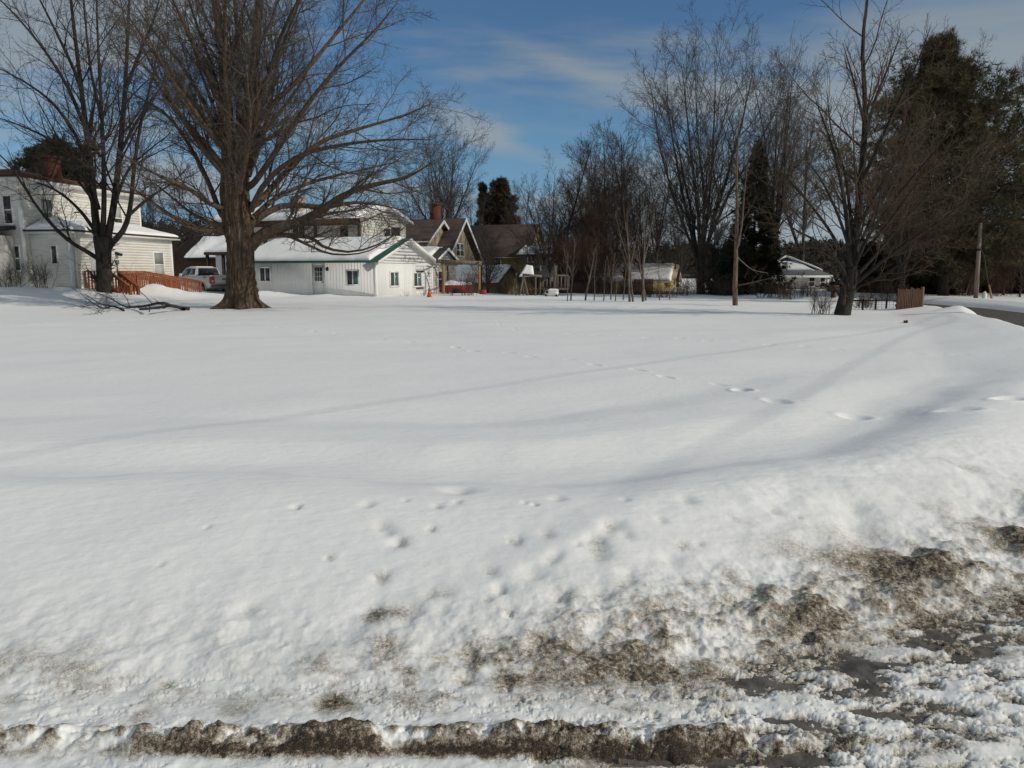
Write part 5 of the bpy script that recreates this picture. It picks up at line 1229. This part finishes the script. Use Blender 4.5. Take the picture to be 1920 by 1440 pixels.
# slim pale tree with a fork
def slim_tree():
    Y0 = 35.0; base = W(1379, 573, Y0); s = Y0/FPX; L = []
    def add(pts, dep, w0, w1): L.append(limb_px(pts, Y0, dep, w0*s/2*.8, w1*s/2*.8))
    add([(1379, 582), (1378, 540), (1380, 490), (1380, 460), (1382, 400), (1381, 330), (1384, 260), (1386, 215)], .2, 13, 1.4)
    add([(1382, 465), (1391, 420), (1395, 370), (1400, 320), (1406, 270)], -.3, 5, 1)
    add([(1383, 535), (1400, 532), (1425, 526), (1452, 520)], -.8, 4, 1)
    add([(1378, 445), (1360, 425), (1340, 410)], .6, 3, .8)
    add([(1380, 480), (1410, 505), (1440, 512)], .9, 3, .8)
    lv = [dict(m=9, ang=48, lenf=.28, rf=.4, n=6, up=.03, wob=.1, rtip=.005, tmin=.35, k=4), dict(m=6, ang=45, lenf=.5, rf=.6, n=5, up=.02, wob=.12, rtip=.004, tmin=.15, k=3), dict(m=4, ang=45, lenf=.5, rf=.7, n=4, up=.02, wob=.12, rtip=.003, tmin=.2, k=3)]
    bare_tree('slim_tree', base, L, 'slim reddish forked tree trunk standing before the dark spruce', 'tree', lv, 'bark_birch', 'twig_grey', 6, kt=9)
slim_tree()

# saplings along the field edge
def saplings():
    spec = [(1064, 566, 470, 3), (1070, 565, 440, 4), (1097, 565, 455, 5), (1114, 565, 470, 3), (1131, 566, 485, 3), (1145, 564, 470, 4), (1153, 566, 500, 3), (1168, 565, 490, 3), (1181, 567, 400, 6), (1187, 567, 380, 5), (1206, 567, 362, 7), (1212, 566, 440, 4), (1236, 565, 470, 3)]
    word = ['thin sapling at left end beside the snowy tank', 'pale sapling just right of the tank', 'sapling with bent top before the russet thicket', 'short thin sapling before the dark shed', 'short straight sapling before the dark shed window', 'sapling left of the shortest one', 'shortest sapling in the row at field edge', 'low sapling left of the tall sapling pair', 'taller stem of the close sapling pair', 'second stem of the close sapling pair', 'tallest sapling, before the yellow garage roof', 'thin sapling leaning on the tallest one', 'last sapling at the right end of the row']
    for i, ((px, pb, pt, w), lb) in enumerate(zip(spec, word)):
        b = G(px, pb, -.0); Y = b[1]; zt = W(px, pt, Y)[2]; H = zt+.1; rng = RNG(200+i); s = Y/FPX
        P, Rr = grow(np.array([[b[0], Y, -.15]]), np.array([[rng.normal()*.06, rng.normal()*.06, 1]]), np.array([H]), np.array([w*s/2*.8]), 14, .03, .035, rng, .007)
        limbs = [(P[0], Rr[0])]
        if w > 3:
            q, r_ = grow(P[:, 5], np.array([[.3*(-1)**i, .2, 1]]), np.array([H*.55]), np.array([w*s/2*.5]), 14, .05, .05, rng, .006); limbs.append((q[0], r_[0]))
        lv = [dict(m=9, ang=36, lenf=.3, rf=.4, n=6, up=.06, wob=.08, rtip=.005, tmin=.3, k=3), dict(m=4, ang=40, lenf=.5, rf=.6, n=4, up=.04, wob=.1, rtip=.004, tmin=.2, k=3)]
        bare_tree('sapling', (b[0], Y, 0), limbs, lb, 'sapling', lv, 'sapling', 'sapling', 300+i, group='saplings along the far edge of the field', kt=6)
saplings()

# ---------------- evergreens
def pine_profile(rel): return np.where(rel < .38, .34+1.74*rel, np.clip((1-rel)/.62, 0, 1)**.8*.94+.06)
Y = 46.0; b = W(1768, 566, Y); Ht = W(1768, 100, Y)[2]
conifer('white_pine', (b[0], Y, 0), Ht, lambda r_: 5.6*pine_profile(r_), 'huge shaggy pine towering over the wooden fence panel', 61, nb=150, m=12, tuft=12, nn=10, ln=.36, wd=.035, r=.33, el=12, zmin=.13, lean=(W(1757, 100, 46.0)[0]-b[0], 0), jit=.5, subf=.42, up=.03)
Y = 50.0; b = W(1960, 566, Y); Ht = W(1940, 215, Y)[2]
conifer('white_pine', (b[0], Y, 0), Ht, lambda r_: 4.6*pine_profile(r_), 'pine with long drooping boughs at the right edge', 62, nb=90, m=11, tuft=8, nn=10, ln=.34, wd=.035, r=.35, el=4, zmin=.30, subf=.42)
Y = 57.0; b = W(1408, 560, Y); Ht = W(1412, 262, Y)[2]
conifer('spruce_tree', (b[0], Y, -.6), Ht+.6, lambda r_: 2.75*(1-r_)**1.1, 'narrow dark spruce between the tall bare trees', 63, needle='needle_dark', nb=120, m=9, tuft=8, nn=9, ln=.26, wd=.05, r=.22, el=-14, zmin=.07, up=.03, subf=.4, tdown=.5, jit=.3)
Y = 52.0; b = W(1372, 566, Y); Ht = W(1372, 440, Y)[2]
conifer('spruce_tree', (b[0], Y, -.3), Ht+.3, lambda r_: 1.9*(1-r_)**.8, 'short bushy spruce left of the narrow tall one', 64, needle='needle_dark', nb=70, m=9, tuft=8, nn=9, ln=.24, wd=.05, r=.14, el=-8, zmin=.08, subf=.4, tdown=.4)
Y = 100.0
b = W(906, 500, Y); conifer('spruce_tree', (b[0], Y, -1.3), W(906, 348, Y)[2]+1.3, lambda r_: 1.5*(1-r_)+.1, 'thin spire-like spruce beside the round pine behind the roofs', 65, needle='needle_dark', nb=70, m=7, tuft=6, nn=8, ln=.4, wd=.10, r=.2, el=-5, zmin=.1, jit=.3, subf=.45)
b = W(940, 500, Y); conifer('white_pine', (b[0], Y, -1.3), W(940, 347, Y)[2]+1.3, lambda r_: 3.4*np.clip(1-r_, 0, 1)**.6+.2, 'round dense pine behind the olive house roof', 66, needle='needle_brown', nb=100, m=9, tuft=8, nn=9, ln=.45, wd=.10, r=.3, el=15, zmin=.3)
Y = 84.0; b = W(132, 500, Y); conifer('white_pine', (b[0], Y, 0), W(130, 286, Y)[2], lambda r_: 3.6*np.sqrt(np.clip(1-r_**2, 0, 1)), 'dark pine crown showing above the white house roof', 67, needle='needle_dark', nb=70, m=9, tuft=8, nn=9, ln=.4, wd=.09, r=.3, el=10, zmin=.6, jit=.5)
Y = 86.0; b = W(92, 500, Y); conifer('white_pine', (b[0], Y, 0), W(90, 292, Y)[2], lambda r_: 2.4*np.sqrt(np.clip(1-r_**2, 0, 1)), 'smaller dark pine crown behind the brick chimney', 68, needle='needle_dark', nb=50, m=9, tuft=8, nn=9, ln=.4, wd=.09, r=.3, el=10, zmin=.65, jit=.5)
ev = [(1625, 470, 54, 2.3, 'low dark hemlock right of the white hip-roofed house'), (1668, 455, 58, 2.6, 'dark hemlock behind the wire fence'), (1730, 470, 52, 2.6, 'dark hemlock directly behind the cedar fence panel'), (1790, 450, 60, 3.0, 'dark hemlock left of the utility pole'), (1850, 465, 57, 2.6, 'dark hemlock right of the utility pole'), (1905, 430, 60, 3.2, 'dark hemlock by the far snowbank'), (1952, 440, 54, 2.8, 'dark hemlock at the right edge of the road')]
for i, (px, pt, Y, rd, lb) in enumerate(ev):
    b = W(px, 560, Y); conifer('hemlock', (b[0], Y, -.1), W(px, pt, Y)[2]+.1, (lambda q: (lambda r_: q*(1-r_)**.7+.1))(rd), lb, 80+i, needle='needle_dark' if i % 2 else 'needle_brown', nb=60, m=9, tuft=8, nn=8, ln=.3, wd=.06, r=.14, el=-4, zmin=.05, subf=.42, tdown=.3, group='dark hemlocks behind the road corner')

# ---------------- shrubs and brush
def shrub(px, py, z, hpx, wpx, label, seed, twig='twig_brown', ns=26, m=6, r=.012, name='shrub', cat='shrub', Y=None, group=None, up=.02, lv2=True, spread=1.0, depth=.4):
    b = G(px, py, z) if Y is None else np.array([W(px, py, Y)[0], Y, z]); Y = b[1]; rng = RNG(seed); H = hpx*Y/FPX; Wd = wpx*Y/FPX
    root = thing(name, b, label, cat, group)
    off = rng.normal(size=(ns, 2))*np.array([Wd*.16, Wd*.16*depth]); p0 = np.stack([b[0]+off[:, 0], b[1]+off[:, 1], np.full(ns, z-.1)], 1)
    a = rng.uniform(0, 6.28, ns); t = np.abs(rng.normal(size=ns))*math.atan(Wd*.5/H)*.75*spread
    d = np.stack([np.sin(t)*np.cos(a), np.sin(t)*np.sin(a)*depth*1.6, np.cos(t)], 1)
    L = H*(.65+.45*rng.random(ns))/np.maximum(np.cos(t), .55)
    P, Rr = grow(p0, d, L, np.full(ns, r), 9, up, .07, rng, r*.3)
    st = MB(); st.tubes(P, Rr, 4); tw = MB()
    P2, R2, L2 = spawn(P, Rr, L, m, rng, .2, .97, 35, .4, .55, 6, .02, .1, r*.25, .4); tw.tubes(P2, R2, 3)
    if lv2:
        P3, R3, L3 = spawn(P2, R2, L2, 5, rng, .15, .98, 40, .5, .7, 4, .02, .12, r*.2, .4); tw.tubes(P3, R3, 3)
    st.build('stem', twig, root); tw.build('twigs', twig, root)
    return root
shrub(22, 541, .70, 56, 60, 'bare rounded shrub at the left edge against the white house', 101, 'twig_dark', 22, Y=40.5)
shrub(75, 542, .66, 54, 56, 'bare rounded shrub under the narrow wing window', 102, 'twig_dark', 22, Y=41)
shrub(1540, 591, 0, 52, 60, 'bare twiggy shrub left of the leaning tree trunk', 103, 'twig_red', 26, r=.009)
for i, (px, Y, h, w, lb) in enumerate([(1245, 47, 30, 60, 'brown brush before the yellow garage wall'), (1280, 50, 34, 50, 'brown brush before the yellow gable'), (1318, 52, 52, 60, 'dark brush at the foot of the tallest bare tree'), (1350, 50, 36, 50, 'low brush left of the slim tree'), (1440, 46, 32, 60, 'brush under the narrow spruce'), (1475, 44, 30, 50, 'brush before the white hip-roofed house'), (1510, 45, 30, 46, 'brush below the hip-roofed house windows'), (1215, 48, 36, 44, 'brown brush by the picket fence'), (1180, 52, 30, 50, 'brush behind the tall sapling pair'), (1135, 54, 46, 60, 'thicket before the dark olive shed'), (1095, 55, 100, 70, 'tall russet thicket behind the bent sapling'), (1075, 57, 115, 64, 'tallest russet thicket before the olive house wing'), (880, 50, 46, 44, 'bramble thicket under the pergola'), (940, 56, 40, 60, 'thin brush before the low olive shed'), (1620, 33, 30, 40, 'low brown weeds behind the rail fence'), (1660, 44, 60, 60, 'brown brush behind the rail fence by the hemlock'), (1815, 46, 66, 50, 'brown brush left of the utility pole base'), (1875, 48, 70, 70, 'russet brush right of the guy stake')]):
    zz = gz(W(px, 560, Y)[0], Y); shrub(px, 562, zz, h, w, lb, 120+i, 'twig_red' if i in (0, 1, 7, 10, 11, 17) else 'twig_brown', 70 if i in (10, 11) else 34, 7, .012, 'brush', 'brush', Y=Y, group='brown winter brush along the property lines', depth=.9)
shrub(846, 558, -.05, 66, 20, 'thin climbing vine on the white annex wall', 150, 'twig_brown', 5, 5, .010, 'vine', 'vine', Y=49, spread=.6)
shrub(763, 562, -.02, 13, 10, 'small dry weed against the garage gable wall', 151, 'twig_dark', 8, 4, .006, 'weed', 'weed', Y=48.3, lv2=False)
shrub(750, 562, -.02, 6, 14, 'tiny dry weed tuft left of the taller garage weed', 154, 'twig_dark', 8, 3, .006, 'weed', 'weed', Y=48.2, lv2=False)
shrub(797, 561, -.02, 20, 18, 'dry weed clump right of the orange cone', 152, 'twig_dark', 12, 4, .008, 'weed', 'weed', Y=49.6, lv2=False)
shrub(812, 560, -.02, 9, 8, 'little dark weed at the garage corner', 153, 'twig_dark', 9, 3, .010, 'weed', 'weed', Y=52, lv2=False)

# fallen limb on the snow
def fallen():
    root = thing('fallen_branch', G(300, 577, .05), 'broken dark branch lying on the snow before the left maple', 'branch')
    def ch(pts, z, r0, r1, n=14):
        P = spline(np.array([G(px, py, zz) for (px, py), zz in zip(pts, z)]), n); return P, np.linspace(r0, r1, n)
    L = [ch([(356, 579), (330, 576), (305, 568), (285, 571), (262, 575), (235, 575), (218, 566), (200, 556), (178, 548)], [.03, .12, .42, .3, .12, .06, .15, .28, .45], .07, .014),
         ch([(345, 580), (322, 573), (300, 576), (275, 579), (262, 580)], [.02, .12, .06, .03, .0], .07, .03),
         ch([(232, 582), (212, 574), (195, 578), (175, 569), (160, 558)], [.0, .12, .05, .2, .32], .045, .012),
         ch([(214, 575), (190, 570), (172, 560), (158, 550)], [.1, .2, .35, .5], .03, .01),
         ch([(190, 578), (184, 584), (190, 586)], [.05, .05, .05], .015, .008)]
    rng = RNG(9); P = np.array([l[0] for l in L]); Rr = np.array([l[1] for l in L]); mb = MB(); mb.tubes(P, Rr, 7)
    P2, R2, L2 = spawn(P, Rr, chain_len(P), 9, rng, .3, .98, 40, .2, .45, 6, .02, .12, .006, .2); tw = MB(); tw.tubes(P2, R2, 4)
    P3, R3, L3 = spawn(P2, R2, L2, 5, rng, .2, .98, 42, .5, .6, 5, .01, .14, .004); tw.tubes(P3, R3, 3)
    mb.build('limb', 'bark_dark', root, smooth=True); tw.build('twigs', 'twig_dark', root)
fallen()
# ================================================================== SMALL THINGS
def cone():
    p = G(784.5, 563, -.0); p[1] += .0; b = np.array([p[0], 47.2, gz(p[0], 47.2)-.02]); root = thing('traffic_cone', b, 'orange traffic cone standing before the garage gable wall', 'cone')
    MB().cyl(b+Z3*.04, b+Z3*.62, .15, .035, 16).build('cone_body', 'orange', root)
    MB().cyl(b+Z3*.40, b+Z3*.52, .079, .063, 16).build('dark_collar', 'bumper', root)
    MB().box(Fr(b, 20), -.18, .18, -.18, .18, -.02, .04).build('base', 'orange', root)
cone()
def cart():
    f = PF; p = f.P(PL*.3, 2.2, -.5); z = gz(p[0], p[1]); root = thing('garden_cart', (p[0], p[1], z), 'faded red cart parked under the pergola', 'cart'); g = Fr((p[0], p[1], z), -8)
    mb = MB(); L, Wd = 2.4, 1.1
    mb.box(g, -L/2, L/2, -Wd/2, Wd/2, .42, .48)
    for v in (-Wd/2, Wd/2-.04): mb.box(g, -L/2, L/2, v, v+.04, .483, .95)
    for u in (-L/2, L/2-.04): mb.box(g, u, u+.04, -Wd/2+.043, Wd/2-.043, .483, .95)
    mb.build('bed', 'red_paint', root)
    for v in (-Wd/2-.12, Wd/2): MB().cyl(g.P(.1, v, .36), g.P(.1, v+.12, .36), .36, k=18).build('wheel', 'tyre', root)
    MB().beam(g.P(L/2, 0, .44), g.P(L/2+.9, 0, .25), .08, .08).build('drawbar', 'red_paint', root)
    s = MB(); snow_patch(s, g.P(-L/2+.1, -Wd/2+.05, .9), g.P(L/2-.1, -Wd/2+.05, .9), g.P(L/2-.1, Wd/2-.05, .9), g.P(-L/2+.1, Wd/2-.05, .9), T=.22, seed=71, wave=1.5); s.build('snow_load', 'roof_snow', root, smooth=True)
    p = G(906, 556, 0); b = np.array([p[0], 48.0, gz(p[0], 48)]); root = thing('marker_sign', b, 'small red marker board on a stake right of the pergola post', 'sign'); g = Fr(b, -5)
    MB().box(g, -.03, .03, -.02, .02, -.3, .35).build('stake', 'white_plastic', root); MB().box(g, -.24, .2, -.045, -.022, .14, .42).build('board', 'red_paint', root)
cart()
def playset():
    c = G(1005, 556, 0); Y = 50.0; f = Fr((W(1005, 556, Y)[0], Y, 0), -6)
    X = lambda px: (W(px, 540, Y)[0]-f.o[0]); Zp = lambda py: W(1005, py, Y)[2]
    root = thing('play_set', (f.o[0], f.o[1], 0), 'weathered wooden swing and play set with dark tent roof', 'play set')
    def post(px, v, pt, w=.10, lean=0): return MB().beam(f.P(X(px), v, -.6), f.P(X(px)+lean, v, Zp(pt)), w, w).build('post', 'grey_wood', root)
    for px in (1013, 1040): post(px, 0, 498); post(px, 1.6, 498)
    post(968, -.1, 512); post(1006, -.9, 519)
    MB().beam(f.P(X(982), -.9, Zp(515)), f.P(X(1017), -.6, Zp(518)), .12, .16).build('swing_beam', 'grey_wood', root)
    for dx, v in ((-10, -.9), (12, -.9), (-4, .2), (5, .2)): MB().beam(f.P(X(984+dx), v, -.5), f.P(X(984), -.9, Zp(517)), .09, .09).build('swing_leg', 'grey_wood', root)
    t = MB(); a, b_ = X(974), X(1031); zt, zm = Zp(497), Zp(519)
    e = [(a, -.4), (b_, -.4), (b_, 2.0), (a, 2.0)]; tp = [(X(985), .3), (X(1022), .3), (X(1022), 1.3), (X(985), 1.3)]
    V = [f.P(u, v, zm) for u, v in e]+[f.P(u, v, zt) for u, v in tp]+[f.P(u, v, zm-.05) for u, v in e]
    t.add(V, [(0, 1, 5, 4), (1, 2, 6, 5), (2, 3, 7, 6), (3, 0, 4, 7), (4, 5, 6, 7), (8, 9, 1, 0), (9, 10, 2, 1), (10, 11, 3, 2), (11, 8, 0, 3), (11, 10, 9, 8)]).build('tent_roof', 'tarp', root)
    s = MB(); L = lambda p, q, k: p*(1-k)+q*k
    snow_patch(s, L(V[0], V[1], .0), L(V[0], V[1], .5), L(L(V[4], V[5], .38), L(V[0], V[1], .38), .12), L(V[4], V[5], .03), T=.16, nu=18, nv=14, seed=72); s.build('roof_snow', 'roof_snow', root, smooth=True)
    d = MB(); zf = Zp(540); d.box(f, X(1013), X(1040)+.9, 0, 1.7, zf-.12, zf); d.box(f, X(1017), X(1040)+.9, -.06, -.003, Zp(518), Zp(515))
    for u in np.arange(X(1017), X(1040)+.9, .24): d.box(f, u, u+.1, -.045, -.005, zf+.05, Zp(518)-.003)
    d.build('platform', 'grey_wood', root)
    q = MB(); q.beam(f.P(X(1020), -.2, -.3), f.P(X(1020), 0, zf), .06, .06)
    for z in np.arange(.1, zf, .28): q.beam(f.P(X(1031), -.1, z-.1), f.P(X(1037), -.1, z-.1), .05, .05)
    q.build('ladder', 'grey_wood', root)
    w = MB(); rr = RNG(6)
    for k in range(60):
        u, v, z = rr.uniform(X(990), X(1008)), rr.uniform(.6, 1.4), rr.uniform(-.4, .45); w.cyl(f.P(u, v, z), f.P(u, v-.45, z), .06+.05*rr.random(), k=8)
    tag(w.build('firewood_pile', 'yellow_wood', None, origin=f.P(X(999), 1.0, -.4)), 'stack of cut firewood under the play set', 'firewood', kind='stuff')
playset()
def tank():
    Y = 47.5; b = np.array([*W(1034, 556, Y)[:2], 0]); b[2] = gz(b[0], Y); f = Fr(b, -12); root = thing('storage_tank', b, 'low white rounded tank capped with snow right of the play set', 'tank')
    P = np.array([f.P(u, 0, .22) for u in np.linspace(-.42, .46, 14)]); rr = .20*np.sqrt(np.clip(1-np.linspace(-1, 1, 14)**6, .02, 1)); m = MB(); m.tubes(P[None], rr[None], 16); m.build('tank_body', 'white_plastic', root, smooth=True)
    MB().cyl(f.P(-.24, -.19, .28), f.P(-.24, -.25, .28), .09, k=14).build('round_cap', 'black', root)
    for u in (-.34, .34): MB().box(f, u-.05, u+.05, -.2, .2, -.2, .12).build('foot', 'black', root)
    s = MB(); snow_patch(s, f.P(-.2, -.16, .36), f.P(.44, -.16, .34), f.P(.44, .16, .34), f.P(-.2, .16, .36), T=.12, nu=16, nv=12, edge=.2, seed=74); s.build('snow_cap', 'roof_snow', root, smooth=True)
tank()
def pole():
    Y = 41.5; b = W(1830, 563, Y); t = W(1838, 425, Y); root = thing('utility_pole', b, 'weathered wooden utility pole standing in the snow beyond the road', 'pole')
    top = b+(t-b)*1.05; MB().cyl(b-Z3*.6, top, .125, .088, 14).build('shaft', 'pole_wood', root)
    k = b+(t-b)*.69; MB().cyl(k-Z3*.05, k+Z3*.05, .115, .115, 14).build('steel_band', 'black', root)
    g = W(1860, 563, 41.0); MB().beam(W(1861, 566, 41.0), W(1854, 534, 41.2), .07, .07).build('guy_guard', 'yellow_wood', root)
    P = np.array([W(1854, 534, 41.2), W(1849, 505, 41.3), W(1846, 480, 41.4), b+(t-b)*.75]); MB().tubes(P[None], np.full((1, 4), .012), 4).build('guy_wire', 'bumper', root)
    for px0, py0, px1, py1, Yq, lb in ((1806, 563, 1824, 508, 45.8, 'pale leaning stick left of the utility pole'), (1812, 563, 1834, 515, 46.2, 'pale stick leaning against the utility pole')):
        a, c = W(px0, py0, Yq), W(px1, py1, Yq); m = MB(); P = spline([a-Z3*.2, a*.5+c*.5+np.array([.05, 0, .1]), c], 10); m.tubes(P[None], np.linspace(.045, .02, 10)[None], 6)
        tag(m.build('leaning_stick', 'grey_wood', None, origin=a, smooth=True), lb, 'stick')
    p = W(1845, 563, 41); g = Fr((p[0], p[1], gz(p[0], 41)), 0); rt = thing('utility_marker', g.P(0, 0, 0), 'small white rounded post at the foot of the utility pole', 'marker')
    MB().cyl(g.P(0, 0, -.2), g.P(0, 0, .25), .09, .13, 10).cyl(g.P(0, 0, .25), g.P(0, 0, .38), .13, .03, 10).build('post', 'white_plastic', rt)
pole()
def fences():
    # cedar stockade panel beside the road
    Y = 30.0; a, b = W(1680, 584, Y), W(1728, 583, Y+.5); f = Fr((a[0], a[1], 0), math.degrees(math.atan2(b[1]-a[1], b[0]-a[0]))); L = np.hypot(*(b-a)[:2]); zt = W(1700, 541, Y)[2]
    root = thing('fence_panel', (a[0], a[1], 0), 'short reddish cedar picket fence panel by the road corner', 'fence'); m = MB(); rr = RNG(3); u = 0
    while u < L: w = .07+.03*rr.random(); m.box(f, u, u+w-.008, -.015+.01*rr.random(), .02, -.3, zt+.03*rr.normal()-.02); u += w
    m.build('pickets', 'stockade', root); MB().box(f, 0, L, .022, .07, .18, .27).box(f, 0, L, .022, .07, zt-.3, zt-.2).build('rail', 'stockade', root)
    MB().beam(f.P(L+.06, .05, -.3), f.P(L+.02, .05, zt+.05), .09, .09).build('post', 'grey_wood', root)
    # low dark rail fence with wire
    Y = 31.5; pts = [W(px, 572, Y) for px in (1596, 1618, 1642, 1662, 1682)]
    root = thing('rail_fence', (pts[0][0], Y, 0), 'low dark rail fence with wire mesh behind the leaning tree', 'fence')
    zr_ = W(1640, 563.5, Y)[2]
    m = MB(); m.beam(np.array([pts[0][0]-.3, Y, zr_]), np.array([pts[-1][0], Y, zr_]), .06, .07); m.build('rail', 'bark_dark', root)
    for p in pts: MB().box(Fr((p[0], Y, 0)+() if False else (p[0], Y, 0), 0), -.03, .03, -.03, .03, -.3, zr_+.10).build('post', 'bark_dark', root)
    w = MB()
    for x in np.arange(pts[0][0]-.3, pts[-1][0], .16): w.beam(np.array([x, Y+.03, -.2]), np.array([x, Y+.03, zr_-.01]), .008, .008)
    for z in np.arange(0, zr_, .1): w.beam(np.array([pts[0][0]-.3, Y+.038, z]), np.array([pts[-1][0], Y+.038, z]), .008, .008)
    w.build('wire_mesh', 'bumper', root)
    # dark picket fence before the yellow garage
    a = W(1188, 560, 50); b = W(1222, 560, 51); f = Fr((a[0], a[1], gz(a[0], 50)), math.degrees(math.atan2(b[1]-a[1], b[0]-a[0]))); L = np.hypot(*(b-a)[:2]); root = thing('picket_fence', f.P(0, 0, 0), 'weathered picket fence before the yellow garage wall', 'fence')
    m = MB()
    for u in np.arange(0, L, .13): m.box(f, u, u+.08, -.012, .012, -.2, 1.05)
    m.build('pickets', 'brown_wood', root); MB().box(f, 0, L, .014, .06, .15, .23).box(f, 0, L, .014, .06, .75, .83).build('rail', 'brown_wood', root)
    # brown board fence behind the white tank
    a = W(1012, 556, 55); b = W(1120, 556, 53); f = Fr((a[0], a[1], gz(a[0], 55)), math.degrees(math.atan2(b[1]-a[1], b[0]-a[0]))); L = np.hypot(*(b-a)[:2]); root = thing('board_fence', f.P(0, 0, 0), 'low dark board fence behind the saplings and white tank', 'fence')
    m = MB()
    for u in np.arange(0, L, .15): m.box(f, u, u+.14, -.012, .012, -.2, 1.0+.04*sin(u*7))
    m.build('boards', 'brown_wood', root); MB().box(f, 0, L, .014, .06, .7, .78).build('rail', 'brown_wood', root)
    # lone yellowish stake with a birdhouse-like top
    Y = 44.0; p = W(1256, 570, Y); f = Fr((p[0], Y, 0), 0); root = thing('wooden_stake', (p[0], Y, 0), 'lone thin wooden stake standing in the snow before the brush', 'stake')
    MB().beam(f.P(0, 0, -.3), f.P(-.06, 0, W(1254, 530, Y)[2]), .06, .06).build('shaft', 'yellow_wood', root)
    MB().box(f, -.16, .04, -.05, .05, W(1254, 537, Y)[2], W(1254, 530, Y)[2]+.02).build('cap', 'yellow_wood', root)
    # low dark rail lying along the house shrubs
    p = W(0, 543, 38.5); q = W(68, 543, 39.5); m = MB().beam(np.array([p[0], p[1], .55]), np.array([q[0], q[1], .60]), .10, .10); tag(m.build('timber_edging', 'bark_dark', None, origin=q), 'dark timber lying along the snow below the house shrubs', 'timber')
    # dead leaves on the snow mound
    p = G(1699, 597, .16); p[2] = gz(p[0], p[1]); m = MB(); rr = RNG(8)
    for k in range(14):
        c = p+np.array([rr.normal()*.07, rr.normal()*.04, .01+.03*rr.random()]); v = rr.normal(size=(4, 3))*.03; m.add([c+v[0], c+v[1], c-v[0], c-v[1]], [(0, 1, 2, 3)])
    tag(m.build('dead_leaves', 'leaf_dead', None, origin=p), 'dark dead leaf clump on the small snow mound', 'leaves', kind='stuff')
    # upright picnic table / brown stand before hip house
    Y = 42.0; p = W(1562, 566, Y); f = Fr((p[0], Y, gz(p[0], Y)), -10); root = thing('wooden_stand', f.P(0, 0, 0), 'reddish-brown wooden stand left of the leaning trunk', 'stand')
    MB().box(f, -.30, .30, -.25, .25, .42, .54).box(f, -.22, .22, -.16, .16, .543, .70).build('top', 'brown_wood', root); MB().box(f, -.12, .12, -.10, .10, -.4, .417).build('pedestal', 'brown_wood', root)
fences()
# ---------------- utility wires on the pole past the right side of the view (they shade the field)
def wires():
    b = np.array([28.5, 21.0, 0.]); root = thing('roadside_pole', b, 'wire-carrying wooden pole across the side road', 'pole')
    MB().cyl(b-Z3, b+Z3*8.2, .17, .12, 12).build('shaft', 'pole_wood', root); MB().beam(b+Z3*7.7-np.array([.9, 0, 0]), b+Z3*7.7+np.array([.9, 0, 0]), .1, .12).build('cross_arm', 'grey_wood', root)
    off = np.array([sd[0], sd[1], 0])/math.tan(R(SUN_EL))
    for (x0, y0, x1, y1), z in (((1440, 650, 400, 800), 7.0), ((1700, 630, 1300, 850), 7.1)):
        a, c = G(x0, y0)+off*z+Z3*z, G(x1, y1)+off*z+Z3*z; e = c+(c-a)*1.2; P = spline([b+Z3*7.6, a*.5+b*.5+Z3*z*.5, a, c, e], 30)
        MB().tubes(P[None], np.full((1, 30), .010), 6).build('cable', 'black', root)
wires()
# ---------------- wooded hills
def hills():
    na, nr = 240, 30; A = np.radians(np.linspace(-62, 62, na)); rr = np.linspace(0, 1, nr)
    deg = np.degrees(A); prof = np.interp(deg, [-62, -40, -28, -23, -19, -10, 0, 8, 12, 18, 22, 26, 40, 62], [8, 9, 11, 14, 12, 7, 6, 6, 7.5, 7.5, 9, 7.5, 9, 9])
    prof = prof+1.6*fbm(deg/5, deg*0, 4, 5)
    Rr = 170+90*rr[None, :]; X = Rr*np.sin(A)[:, None]; Yy = Rr*np.cos(A)[:, None]
    Zz = prof[:, None]*np.sin(np.clip(rr*1.1, 0, 1)*pi/2)[None, :]-1.6+1.0*fbm(X/14, Yy/14, 4, 9)*rr[None, :]
    mb = MB(); mb.grid(np.stack([X, Yy, Zz], -1).reshape(-1, 3), na, nr); tag(mb.build('hills', 'hill', None, smooth=True), kind='structure')
    # woods on the hills: one mass of small crowns
    rng = RNG(31); n = 5200; ai = rng.uniform(0, na-1, n); ri = rng.uniform(0.02, 1, n)**.8*(nr-1)
    i, j = ai.astype(int), np.minimum(ri.astype(int), nr-1); p = np.stack([X[i, j], Yy[i, j], Zz[i, j]], 1); p[:, :2] += rng.normal(size=(n, 2))*2
    ev_ = rng.random(n) < .35; V = []
    k = 26; q = np.repeat(p, k, 0); h = np.repeat(np.where(ev_, rng.uniform(2.5, 5.5, n), rng.uniform(2.5, 5, n)), k); t = rng.random(n*k)
    wd = np.repeat(np.where(ev_, 1.2, 1.3), k)*np.where(np.repeat(ev_, k), 1-t*.85, np.sin(t*pi*.85+.3))
    a = rng.uniform(0, 6.28, n*k); c = q+np.stack([np.cos(a)*wd*rng.random(n*k), np.sin(a)*wd*rng.random(n*k), h*t], 1)
    d = rng.normal(size=(n*k, 3)); d[:, 2] = np.abs(d[:, 2])*1.2; d /= np.linalg.norm(d, axis=1, keepdims=True)
    s = np.cross(d, rng.normal(size=(n*k, 3))); s /= np.linalg.norm(s, axis=1, keepdims=True)
    tr = np.stack([c-s*.22, c+s*.22, c+d*1.1], 1)
    e = np.repeat(ev_, k)
    tag(MB().tris(tr[e]).build('evergreen_woods', 'needle_dark'), 'far dark evergreen woods covering the low hills', 'woods', kind='stuff')
    tag(MB().tris(tr[~e]).build('bare_woods', 'twig_dark'), 'far leafless brown woods covering the low hills', 'woods', kind='stuff')
hills()
